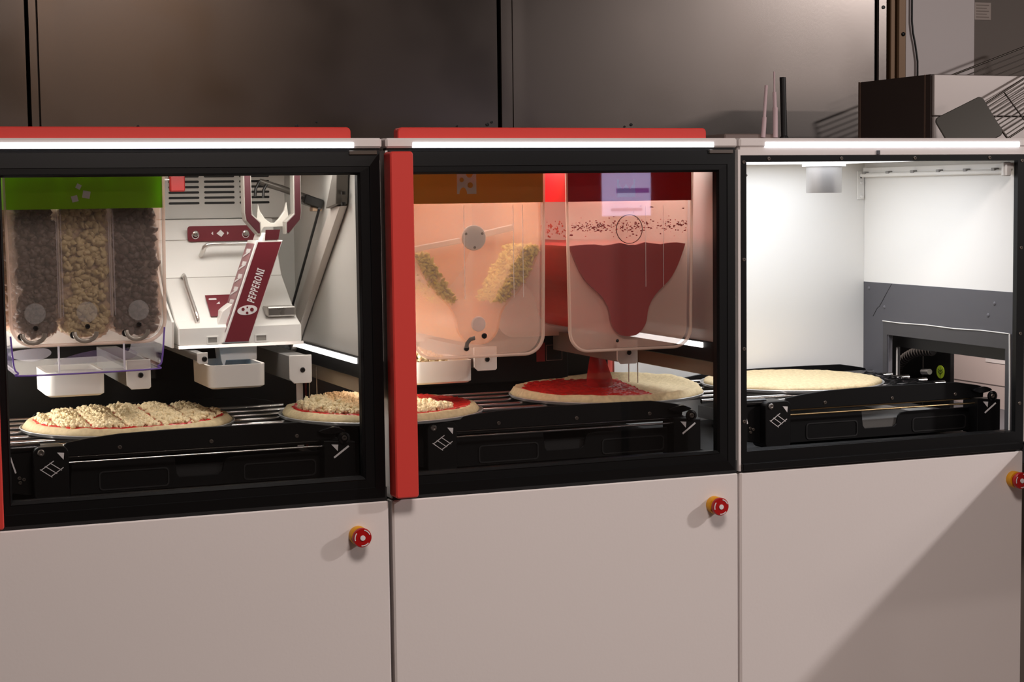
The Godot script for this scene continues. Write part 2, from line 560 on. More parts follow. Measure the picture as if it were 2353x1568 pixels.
func modules() -> void:
	var defs := [
		{"x0": -0.608, "x1": -0.0021, "led": [-0.585, -0.0465], "glass": [-0.5595, -0.0412], "board": [-0.57, -0.0416], "stop": -0.0525, "label": "first white machine module with red handle, full topping hopper and slanted slicer tube behind glass"},
		{"x0": 0.004, "x1": 0.6066, "led": [0.0466, 0.5627], "glass": [0.047, 0.5688], "board": [0.0332, 0.5652], "stop": 0.5604, "label": "second white machine module with red handle and sauce hopper behind glass"},
		{"x0": 0.6105, "x1": 1.183, "led": [0.6581, 1.1676], "stop": 1.1603, "label": "third white machine module with open black frame, no door and a bare white bay"}]
	for i in 3:
		var d: Dictionary = defs[i]
		var x0: float = d.x0
		var x1: float = d.x1
		var t := thing("pizza_machine", d.label, "pizza machine", Vector3((x0 + x1) / 2, 0, -0.25), "row of pizza machine modules")
		part("front_panel", Sh.new().box(Vector3(x0, 0.09, -0.03), Vector3(x1, 1.0312, 0.0), 0.0028), M.panel, t)
		part("plinth", Sh.new().box(Vector3(x0 + 0.01, 0, -0.5), Vector3(x1 - 0.01, 0.09, -0.05)), M.black_rough, t)
		part("lower_case", Sh.new().box(Vector3(x0 + 0.003, 0.09, -0.5), Vector3(x1 - 0.003, 1.025, -0.032)), M.grey, t)
		part("bay_floor", Sh.new().box(Vector3(x0 + 0.002, 1.026, -0.5), Vector3(x1 - 0.002, 1.052, -0.002)), M.black_rough, t)
		part("canopy", Sh.new().box(Vector3(x0, 1.5690, -0.5), Vector3(x1, 1.5842, 0.0), 0.003), M.panel, t)
		part("light_strip", Sh.new().box(Vector3(d.led[0], 1.5694, -0.004), Vector3(d.led[1], 1.5778, 0.0012), 0.0006), M.led, t)
		# emergency stop
		var e := sub("emergency_stop", t)
		var s := Vector3(d.stop, 0.9815, 0.0)
		part("collar", Sh.new().lathe([Vector2(0, 0), Vector2(0.0145, 0), Vector2(0.0145, 0.010), Vector2(0.0135, 0.0115), Vector2(0, 0.0115)], 28, Transform3D(FRONT, s)), mk(c8(226, 160, 28), 0.4), e)
		part("button", Sh.new().lathe([Vector2(0, 0.0115), Vector2(0.0105, 0.0115), Vector2(0.0115, 0.016), Vector2(0.0146, 0.019), Vector2(0.0148, 0.024), Vector2(0.0138, 0.0258), Vector2(0, 0.0262)], 32, Transform3D(FRONT, s)), mk(c8(172, 14, 16), 0.3), e)
		var mk_sh := Sh.new()
		mk_sh.lathe([Vector2(0, 0.0255), Vector2(0.0042, 0.0255), Vector2(0.0040, 0.0275), Vector2(0, 0.0277)], 20, Transform3D(FRONT, s))
		part("centre_dot", mk_sh, M.mark, e)
		for a in 3:
			var p := PackedVector2Array()
			for k in 9:
				var an := TAU * (a / 3.0) + 0.35 + k * 0.125
				p.append(Vector2(s.x + cos(an) * 0.0128, s.y + sin(an) * 0.0128))
			for k in 9:
				var an := TAU * (a / 3.0) + 0.35 + (8 - k) * 0.125
				p.append(Vector2(s.x + cos(an) * 0.0112, s.y + sin(an) * 0.0112))
			part("turn_mark", flat_z(p, 0.0258, 0.0005), M.mark, e)
		# bay shell
		var inner_wall: Material = M.white
		part("back_wall", Sh.new().box(Vector3(x0, 1.052, -0.5), Vector3(x1, 1.5655, -0.49)), M.white if i != 1 else mk(c8(222, 92, 80), 0.5), t)
		part("bay_ceiling", Sh.new().box(Vector3(x0 + 0.004, 1.551, -0.49), Vector3(x1 - 0.004, 1.5690, -0.02)), M.white, t)
		if i < 2:
			part("door_header", Sh.new().box(Vector3(x0 + 0.002, 1.545, -0.02), Vector3(x1 - 0.002, 1.5690, -0.0165)).box(Vector3(x0 + 0.002, 1.5640, -0.02), Vector3(x1 - 0.002, 1.5690, -0.006)), M.black, t)
		if i == 0:
			part("side_wall", Sh.new().box(Vector3(x0, 1.052, -0.49), Vector3(x0 + 0.008, 1.551, -0.012)), M.white, t)
		if i == 1:
			part("side_panel", Sh.new().box(Vector3(x0, 1.186, -0.49), Vector3(x0 + 0.0035, 1.5655, -0.004)).box(Vector3(x0, 1.033, -0.035), Vector3(x0 + 0.0035, 1.186, -0.004)), M.panel, t)
		if i < 2:
			# right wall stops above the conveyor: brushed metal, a lit strip, a dark ledge, a bare lower edge
			part("side_wall", Sh.new().box(Vector3(x1 - 0.010, 1.245, -0.49), Vector3(x1, 1.551, -0.012)), mk(c8(206, 198, 192), 0.4, 0.45) if i == 1 else mk(c8(214, 210, 204), 0.38, 0.3), t)
			part("side_ledge", Sh.new().box(Vector3(x1 - 0.014, 1.211, -0.49), Vector3(x1, 1.245, -0.012), 0.001), M.black_satin, t)
			part("side_edge", Sh.new().box(Vector3(x1 - 0.009, 1.186, -0.49), Vector3(x1, 1.211, -0.012), 0.001), M.tan, t)
			part("bay_strip_lamp", Sh.new().box(Vector3(x1 - 0.0175, 1.2335, -0.485), Vector3(x1 - 0.013, 1.2425, -0.105 if i == 0 else -0.095), 0.001), M.led_warm, t)
			part("bay_lamp", Sh.new().box(Vector3(x0 + 0.07, 1.547, -0.262), Vector3(x1 - 0.03, 1.552, -0.118)), M.led_bay, t)
			part("bay_strip_lamp", Sh.new().box(Vector3(x0 + 0.0085, 1.2335, -0.485), Vector3(x0 + 0.013, 1.2425, -0.105), 0.001), M.led_warm, t)
			part("lower_back_panel", Sh.new().box(Vector3(x0 + 0.001, 1.053, -0.49), Vector3(x1 - 0.015, 1.250, -0.478), 0.001), M.black_satin, t)
			door(t, i, x0, x1, d.glass[0], d.glass[1])
		part("top_board", Sh.new().prism(rrect(d.board[0], 1.56, d.board[1], 1.6015, 0.007), -0.052, -0.030, 0.0015), M.red, t) if i < 2 else null
	third_frame(get_node("pizza_machine_002"))

func door(t: Node, i: int, x0: float, x1: float, g0: float, g1: float) -> void:
	var d := sub("door", t)
	var ox0 := x0 + 0.002
	var ox1 := x1 - 0.0035
	var oy0 := 1.0345
	var oy1 := 1.5635
	var y0 := 1.0705
	var y1 := 1.5292
	var sh := Sh.new()
	var loops := [frame_loop(g0, y0, g1, y1, -0.016), frame_loop(g0, y0, g1, y1, -0.003), frame_loop(g0 - 0.003, y0 - 0.004, g1 + 0.003, y1 + 0.003, 0.001), frame_loop(g0 - 0.004, y0 - 0.0055, g1 + 0.004, y1 + 0.004, -0.0002), frame_loop(g0 - 0.010, y0 - 0.0175, g1 + 0.018, y1 + 0.012, -0.0006), frame_loop(g0 - 0.0105, y0 - 0.0183, g1 + 0.0188, y1 + 0.0128, 0.0004), frame_loop(ox0, oy0, ox1, oy1, -0.0022), frame_loop(ox0, oy0, ox1, oy1, -0.016), frame_loop(g0, y0, g1, y1, -0.016)]
	for r in loops.size() - 1:
		for k in 4:
			var j := (k + 1) % 4
			var n := Vector3(0, 0, 1)
			if r == 0:
				n = Vector3(g0 + g1, y0 + y1, 0) / 2.0 - (loops[0][k] + loops[0][j]) / 2.0
			elif r == 6:
				n = -(Vector3(g0 + g1, y0 + y1, 0) / 2.0 - (loops[0][k] + loops[0][j]) / 2.0)
			elif r == 7:
				n = Vector3(0, 0, -1)
			sh.q(loops[r][k], loops[r][j], loops[r + 1][j], loops[r + 1][k], n)
	part("door_frame", sh, M.black_satin, d)
	part("glass_pane", Sh.new().box(Vector3(g0 - 0.002, y0 - 0.002, -0.0125), Vector3(g1 + 0.002, y1 + 0.002, -0.0125 + 0.0002)), M.glass, d)
	# the door's tall red grip
	var hx := x0 - 0.0035
	part("handle", Sh.new().prism(rrect(hx, 1.0375, hx + 0.0365, 1.5632, 0.005), -0.002, 0.031, 0.002), M.red, d)
	part("hinge", Sh.new().box(Vector3(x1 - 0.052, 1.5592, -0.012), Vector3(x1 - 0.008, 1.5655, 0.001), 0.0008), M.screw, d)

func third_frame(t: Node) -> void:
	var f := sub("frame", t)
	var x0 := 0.6135
	var x1 := 1.1825
	var sh := Sh.new()
	sh.plate(PackedVector2Array([Vector2(x0, 1.034), Vector2(x1, 1.034), Vector2(x1, 1.5555), Vector2(x0, 1.5555)]), PackedVector2Array([Vector2(0.6236, 1.0655), Vector2(1.1655, 1.0655), Vector2(1.1655, 1.5452), Vector2(0.6236, 1.5452)]), -0.012, -0.001)
	part("frame_plate", sh, M.black_satin, f)
	part("sill_lip", Sh.new().box(Vector3(0.622, 1.052, -0.03), Vector3(1.172, 1.0665, -0.006), 0.001).box(Vector3(x0, 1.034, -0.003), Vector3(x1 - 0.01, 1.046, 0.0045), 0.001), M.black_satin, f)
	part("header", Sh.new().box(Vector3(0.612, 1.5557, -0.014), Vector3(1.183, 1.5689, -0.0015), 0.0006), M.panel, f)
	for p in [[0.6186, 1.545], [0.6186, 1.385], [0.6186, 1.237], [0.6186, 1.116], [1.174, 1.545], [1.174, 1.392], [1.174, 1.240], [1.174, 1.116], [0.6655, 1.5503], [0.805, 1.5503], [0.951, 1.5503], [1.105, 1.5503]]:
		screw(Vector3(p[0], p[1], -0.0012), 0.0032, f, M.screw)
	part("latch", Sh.new().box(Vector3(0.874, 1.5565, -0.002), Vector3(0.880, 1.5635, 0.0015), 0.0005), M.grey, f)
	part("edge_panel", Sh.new().box(Vector3(0.6082, 1.033, -0.03), Vector3(0.6128, 1.5655, -0.0015)), M.panel, t)
	part("edge_panel", Sh.new().box(Vector3(1.1838, 1.047, -0.03), Vector3(1.188, 1.5655, -0.0005)), M.panel, t)
	# side wall with an opening cut for the conveyor
	var z0 := -0.4895
	var tf := Transform3D(Basis(Vector3(0, 0, 1), Vector3(0, 1, 0), Vector3(-1, 0, 0)), Vector3(1.1675, 0, 0))   # u = z, v = y, depth towards the bay
	part("side_wall", Sh.new().prism(pv([z0, 1.3128, -0.012, 1.3128, -0.012, 1.551, z0, 1.551]), -0.008, 0.0, 0.0, tf), M.white, t)
	part("side_cover", Sh.new().plate(pv([z0, 1.052, -0.012, 1.052, -0.012, 1.3128, z0, 1.3128]), pv([-0.400, 1.056, -0.032, 1.056, -0.032, 1.2105, -0.400, 1.2105]), -0.008, 0.0008, tf), M.grey, t)
	part("opening_trim", Sh.new().plate(pv([-0.4175, 1.056, -0.0165, 1.056, -0.0165, 1.238, -0.4175, 1.2365]), pv([-0.403, 1.0565, -0.031, 1.0565, -0.031, 1.2110, -0.403, 1.2110]), 0.0006, 0.0026, tf), mk(c8(70, 68, 70), 0.55), t)
	part("peeled_edge", Sh.new().tube([Vector3(1.1645, 1.2375, -0.418), Vector3(1.1640, 1.2368, -0.36), Vector3(1.1645, 1.2385, -0.27), Vector3(1.1635, 1.2375, -0.18), Vector3(1.1645, 1.2395, -0.1), Vector3(1.1642, 1.2390, -0.02)], 0.0012, 6).tube([Vector3(1.1642, 1.2390, -0.018), Vector3(1.1645, 1.15, -0.0165), Vector3(1.1645, 1.06, -0.0165)], 0.0016, 6), M.white, t)
	part("opening_sleeve", Sh.new().plate(pv([-0.52, 1.042, -0.02, 1.042, -0.02, 1.245, -0.52, 1.245]), pv([-0.4174, 1.0425, -0.06, 1.0425, -0.06, 1.185, -0.4174, 1.185]), -0.038, -0.030, tf), M.black, t)
	part("sleeve_edge", Sh.new().box(Vector3(1.1965, 1.06, -0.4185), Vector3(1.199, 1.183, -0.4165)), M.white, t)
	for p in [[-0.47, 1.30], [-0.415, 1.265], [-0.083, 1.268], [-0.065, 1.29]]:
		part("rivet", Sh.new().lathe([Vector2(0, 0), Vector2(0.004, 0), Vector2(0.003, 0.0012), Vector2(0, 0.0018)], 12, Transform3D(Basis(Vector3(0, 1, 0), Vector3(-1, 0, 0), Vector3(0, 0, 1)), Vector3(1.1665, p[1], p[0]))), mk(c8(96, 95, 100), 0.5), t)
	part("crease", Sh.new().tube([Vector3(1.1666, 1.3125, -0.39), Vector3(1.1664, 1.285, -0.415), Vector3(1.1664, 1.266, -0.432), Vector3(1.1664, 1.262, -0.44), Vector3(1.1666, 1.245, -0.455)], 0.0006, 5), mk(c8(46, 45, 48), 0.5), t)
	part("bay_lamp", Sh.new().box(Vector3(0.635, 1.548, -0.42), Vector3(1.06, 1.552, -0.02)), M.led_bay, t)

# ---------------------------------------------------------------- hoppers
func hopper(label: String, x0: float, x1: float, zf: float, zr: float, outline: PackedVector2Array, label_mat: Material, frost: Material, tub_mat: Material, haze := 0.5, yb := 1.2365) -> Node3D:
	var t := thing("hopper", label, "hopper", Vector3((x0 + x1) / 2, 1.24, (zf + zr) / 2), "topping hoppers")
	var plate := rrect(x0, yb, x1, 1.6, 0.032, 8)
	for i in plate.size():   # slight draft: narrower at the foot, top cut straight under the canopy
		if plate[i].y > 1.545:
			plate[i] = Vector2(x0 if plate[i].x < (x0 + x1) / 2 else x1, 1.545)
		plate[i].x += (1.545 - plate[i].y) / 0.31 * (0.0045 if plate[i].x < (x0 + x1) / 2 else -0.0045)
	var clean := PackedVector2Array()
	for p in plate:
		if clean.is_empty() or clean[clean.size() - 1].distance_to(p) > 0.0002:
			clean.append(p)
	part("front_plate", Sh.new().prism(clean, zf - 0.003, zf, 0.0008), frost, t)
	# haze sheet added just behind the front plate, clouds what lies deeper
	var inset := PackedVector2Array()
	for p in clean:
		inset.append(Vector2((x0 + x1) / 2 + (p.x - (x0 + x1) / 2) * 0.985, p.y + 0.002 if p.y < 1.5 else p.y))
	part("flange", Sh.new().prism(inset, zf - 0.0125, zf - 0.0120), frosted(c8(248, 218, 200), haze, 0.35, 1.0), t)
	var rim := []
	for p in clean:
		rim.append(Vector3(p.x, p.y, zf - 0.001))
	rim.append(rim[0])
	part("rim", Sh.new().tube(rim, 0.0028, 6), M.frost_rim, t)
	part("rear_plate", Sh.new().prism(clean, zr, zr + 0.003), M.frost_rear, t)
	# tub wall: the outline pushed back
	var sh := Sh.new()
	for i in outline.size() - 1:
		var a := outline[i]
		var b := outline[i + 1]
		var n := Vector3(b.y - a.y, -(b.x - a.x), 0)
		sh.q(Vector3(a.x, a.y, zf - 0.003), Vector3(b.x, b.y, zf - 0.003), Vector3(b.x, b.y, zr + 0.003), Vector3(a.x, a.y, zr + 0.003), n, 1)
	part("tub", sh, tub_mat, t)
	part("tub_back", Sh.new().prism(outline, zr + 0.006, zr + 0.009), tub_mat, t)
	var lb := part("label_band", Sh.new().box(Vector3(x0 + 0.002, 1.4836, zf + 0.0001), Vector3(x1 - 0.002, 1.544, zf + 0.0006)).box(Vector3(x0 + 0.001, 1.4836, zr), Vector3(x0 + 0.0018, 1.544, zf)), label_mat, t)
	return t

func icon(called: String, t: Node, polys: Array, z: float, mat: Material) -> void:
	var lb: Node = t.get_node("label_band")
	var o := Sh.new()
	for p in polys:
		o.prism(p, z, z + 0.0003)
	part(called, o, mat, lb)

func backlit(c: Color, b: float) -> StandardMaterial3D:
	var m := mk(c, 0.4)
	m.backlight_enabled = true
	m.backlight = Color(c.r * b / maxf(c.r, c.g), c.g * b / maxf(c.r, c.g), c.b * b / maxf(c.r, c.g))
	return m

func circle2(c: Vector2, r: float, n := 16) -> PackedVector2Array:
	var p := PackedVector2Array()
	for k in n:
		p.append(c + Vector2(cos(TAU * k / n), sin(TAU * k / n)) * r)
	return p

func heap(lo: Vector3, hi: Vector3, n: int, r0: float, r1: float, inside = null) -> Array:
	var out := []
	var guard := 0
	while out.size() < n and guard < n * 20:
		guard += 1
		var p := Vector3(rng.randf_range(lo.x, hi.x), rng.randf_range(lo.y, hi.y), rng.randf_range(lo.z, hi.z))
		if inside != null and not inside.call(p):
			continue
		var r := rng.randf_range(r0, r1)
		out.append(turned(p, Vector3(r * rng.randf_range(0.8, 1.3), r, r * rng.randf_range(0.8, 1.2))))
	return out

func rail(label: String, x0: float, x1: float, y0: float, y1: float, zf: float) -> void:
	var t := thing("support_rail", label, "rail", Vector3((x0 + x1) / 2, y0, zf), "white support rails under the hoppers")
	var c := 0.007 if x1 - x0 > 0.02 else 0.003
	part("bar", Sh.new().prism(pv([x0 + 0.002, y0 + 0.004, x1 - 0.002, y0 + 0.004, x1 - 0.002, y1 - 0.002, x0 + 0.002, y1 - 0.002]), -0.478, zf - 0.003), mk(c8(120, 118, 116), 0.5), t)
	part("end_plate", Sh.new().prism(pv([x0 + c, y0, x1 - c * 0.4, y0, x1, y0 + c * 0.4, x1, y1, x0, y1, x0, y0 + c]), zf - 0.004, zf, 0.0006), M.nylon, t)
	screw(Vector3((x0 + x1) / 2 + 0.003, (y0 + y1) / 2 - 0.001, zf), 0.0042, t, M.dark_screw)

func tray(label: String, x0: float, x1: float, y0: float, y1: float, zf: float, zr: float, floor_mat: Material) -> Node3D:
	var t := thing("spout_tray", label, "tray", Vector3((x0 + x1) / 2, y0, (zf + zr) / 2), "white spout trays over the conveyor")
	var o := PackedVector2Array()
	var n := PackedVector2Array()
	var r := 0.014
	for c in [[x1 - r, -zf + r, -PI / 2], [x1 - r, -zr - r, 0.0], [x0 + r, -zr - r, PI / 2], [x0 + r, -zf + r, PI]]:
		for k in 6:
			var a: float = c[2] + PI / 2 * k / 5.0
			o.append(Vector2(c[0] + cos(a) * r, c[1] + sin(a) * r))
			n.append(Vector2(c[0] + cos(a) * (r - 0.005), c[1] + sin(a) * (r - 0.005)))
	var sh := Sh.new()
	var m := o.size()
	for k in m:
		var j := (k + 1) % m
		var cx := (x0 + x1) / 2
		var f := func(p: Vector2, y: float, s := 1.0) -> Vector3: return Vector3(cx + (p.x - cx) * s, y, -p.y)
		var out_n := Vector3(o[k].x + o[j].x - 2 * cx, 0, -(o[k].y + o[j].y) - (zf + zr))
		sh.q(f.call(o[k], y0 + 0.003, 0.985), f.call(o[j], y0 + 0.003, 0.985), f.call(o[j], y1), f.call(o[k], y1), out_n, 1)
		sh.q(f.call(o[k], y1), f.call(o[j], y1), f.call(n[j], y1 - 0.0005), f.call(n[k], y1 - 0.0005), Vector3.UP)
		sh.q(f.call(n[k], y1), f.call(n[j], y1), f.call(n[j], y0 + 0.004), f.call(n[k], y0 + 0.004), -out_n, 2)
		sh.q(f.call(o[k], y0 + 0.003, 0.985), f.call(o[j], y0 + 0.003, 0.985), f.call(n[j], y0, 0.97), f.call(n[k], y0, 0.97), out_n + Vector3(0, -0.05, 0), 3)
		sh.t(f.call(n[k], y0, 0.97), f.call(n[j], y0, 0.97), Vector3(cx, y0, (zf + zr) / 2), Vector3.DOWN)
	part("tray_body", sh, M.nylon, t)
	part("tray_floor", Sh.new().box(Vector3(x0 + 0.006, y0 + 0.004, zr + 0.006), Vector3(x1 - 0.006, y0 + 0.012, zf - 0.006)), floor_mat, t)
	return t

func bay_one() -> void:
	var x0 := -0.546
	var x1 := -0.3145
	var zf := -0.1
	var zr := -0.43
	# three lobes at the foot
	var lobes := [[-0.508, 0.0345], [-0.433, 0.0345], [-0.357, 0.0345]]
	var o := PackedVector2Array([Vector2(x0 + 0.006, 1.545)])
	o.append(Vector2(x0 + 0.012, 1.34))
	for l in lobes:
		for k in 9:
			var a := PI + PI * k / 8.0
			o.append(Vector2(l[0] + cos(a) * l[1], 1.322 + sin(a) * 0.036))
	o.append(Vector2(x1 - 0.010, 1.34))
	o.append(Vector2(x1 - 0.005, 1.545))
	var green := backlit(c8(172, 232, 40), 0.7)
	var t := hopper("wide frosted hopper with green label band and three compartments of crumbled toppings", x0, x1, zf, zr, o, green, M.frost, frosted(c8(242, 176, 132), 0.3, 0.35, 0.8), 0.22, 1.2835)
	var cube := func(c: Vector2, h: float, a: float) -> PackedVector2Array:
		return PackedVector2Array([c + Vector2(h, h).rotated(a), c + Vector2(-h, h).rotated(a), c + Vector2(-h, -h).rotated(a), c + Vector2(h, -h).rotated(a)])
	icon("label_icon", t, [cube.call(Vector2(-0.4395, 1.5165), 0.0036, -0.5), cube.call(Vector2(-0.4285, 1.5045), 0.0054, -0.2), cube.call(Vector2(-0.4455, 1.4985), 0.0046, 0.25)], zf + 0.0006, M.mark)
	for x in [-0.4705, -0.3945]:
		part("divider", Sh.new().box(Vector3(x - 0.001, 1.322, zr + 0.004), Vector3(x + 0.001, 1.545, zf - 0.004)), frosted(c8(235, 220, 214), 0.3), t)
		part("divider", Sh.new().box(Vector3(x - 0.004, 1.325, zf), Vector3(x - 0.0025, 1.4836, zf + 0.0008)).box(Vector3(x + 0.0025, 1.325, zf), Vector3(x + 0.004, 1.4836, zf + 0.0008)), frosted(c8(225, 212, 216), 0.22), t)
	for l in lobes:
		var lx: float = l[0]
		part("paddle_cap", Sh.new().lathe([Vector2(0, 0), Vector2(0.0155, 0), Vector2(0.015, 0.002), Vector2(0.009, 0.003), Vector2(0, 0.004)], 24, Transform3D(FRONT, Vector3(lx, 1.331, zf + 0.0003))), frosted(c8(225, 222, 220), 0.17), t)
		var pts := []
		for k in 9:
			var a := PI * 0.95 + PI * 1.1 * k / 8.0
			pts.append(Vector3(lx - 0.004 + cos(a) * 0.016, 1.300 - sin(a) * -0.012, zf + 0.006 + 0.002 * sin(k)))
		part("spring_clip", Sh.new().tube(pts, 0.0011, 8, 3.0), mk(c8(170, 160, 148), 0.35, 0.3), t)
		screw(Vector3(lx - 0.021, 1.2975, zf + 0.001), 0.0052, t, M.dark_screw)
		screw(Vector3(lx + 0.0, 1.3095, zf + 0.001), 0.0038, t, M.dark_screw)
	# what is in it
	var l1 := lump(5, 0.36)
	var l2 := lump(9, 0.34, Vector3(1.2, 0.9, 1))
	for c in [[-0.532, -0.4725, M.sausage, "crumbled dark sausage filling the compartment at the hopper's outer side", 0.0062, 460], [-0.4675, -0.397, M.dice, "pale diced cheese filling the middle compartment of the green-banded hopper", 0.0058, 460], [-0.3915, -0.324, M.sausage_dark, "crumbled brown sausage filling the compartment nearest the slicer", 0.0066, 420]]:
		var cx: float = (c[0] + c[1]) / 2
		var hw: float = (c[1] - c[0]) / 2
		var fits := func(p: Vector3) -> bool:
			return p.y > 1.325 or Vector2(p.x - cx, (p.y - 1.322) * 0.95).length() < hw - 0.003
		var xf := heap(Vector3(c[0] + 0.005, 1.297, zf - 0.030), Vector3(c[1] - 0.005, 1.535, zf - 0.010), int(c[5] * 2.2), c[4] * 0.8, c[4] * 1.15, fits)
		xf.append_array(heap(Vector3(c[0] + 0.005, 1.297, zr + 0.012), Vector3(c[1] - 0.005, 1.535, zf - 0.030), 900, c[4], c[4] * 1.3, fits))
		tag(stuff("topping_crumble", l1 if c[2] != M.dice else l2, c[2], xf), c[3], "topping")
	# clear drip tray hung on the hopper
	var d := thing("drip_tray", "clear violet-edged drip tray hung under the green-banded hopper", "drip tray", Vector3(-0.434, 1.24, -0.2))
	var prof := PackedVector2Array([Vector2(-0.5455, 1.300), Vector2(-0.542, 1.256), Vector2(-0.536, 1.246), Vector2(-0.524, 1.2415), Vector2(-0.345, 1.2425), Vector2(-0.333, 1.247), Vector2(-0.3265, 1.257), Vector2(-0.3215, 1.305)])
	prof = smooth2(prof, false, 6)
	var body := Sh.new()
	var rim := []
	for i in prof.size():
		rim.append(Vector3(prof[i].x, prof[i].y, -0.086))
		if i:
			body.q(Vector3(prof[i - 1].x, prof[i - 1].y, -0.087), Vector3(prof[i].x, prof[i].y, -0.087), Vector3(prof[i].x, prof[i].y, -0.36), Vector3(prof[i - 1].x, prof[i - 1].y, -0.36), Vector3(0, -1, 0), 1)
	part("tray_shell", body, M.purple, d)
	var fp := prof.duplicate()
	fp[0].y = 1.286
	fp[fp.size() - 1].y = 1.289
	part("front_face", flat_z(fp, -0.0875, 0.0012), M.purple, d)
	part("rim", Sh.new().tube(rim, 0.0014, 6), M.purple_rim, d)
	for x in [-0.4775, -0.3825]:
		part("rib", Sh.new().box(Vector3(x - 0.0012, 1.244, -0.0885), Vector3(x + 0.0012, 1.283, -0.085)), frosted(c8(240, 235, 245), 0.55, 0.3), d)
	part("inner_scoop", Sh.new().prism(smooth2(pv([-0.47, 1.247, -0.41, 1.2465, -0.355, 1.25, -0.345, 1.26, -0.37, 1.268, -0.43, 1.262]), true, 3), -0.2, -0.197), frosted(c8(180, 160, 215), 0.14, 0.26), d)
	part("inner_scoop", Sh.new().prism(smooth2(pv([-0.535, 1.268, -0.485, 1.272, -0.475, 1.262, -0.50, 1.252, -0.53, 1.258]), true, 3), -0.2, -0.197), frosted(c8(235, 230, 240), 0.2, 0.26), d)
	# trays and rails under the hopper and slicer
	tray("white rounded spout tray under the violet-edged drip tray", -0.487, -0.398, 1.198, 1.236, -0.17, -0.3, mk(c8(30, 80, 120), 0.5))
	tray("white rounded spout tray with blue floor under the slicer", -0.2385, -0.1465, 1.1975, 1.235, -0.17, -0.3, mk(c8(20, 84, 118), 0.5))
	rail("white square rail end between the drip tray and the dark bay floor", -0.366, -0.329, 1.2045, 1.25, -0.17)
	rail("large white square rail end under the slicer's outer corner", -0.1085, -0.0725, 1.2005, 1.2455, -0.17)
	rail("small white bracket with one screw under the slicer", -0.256, -0.2395, 1.2385, 1.2565, -0.17)
	slicer()

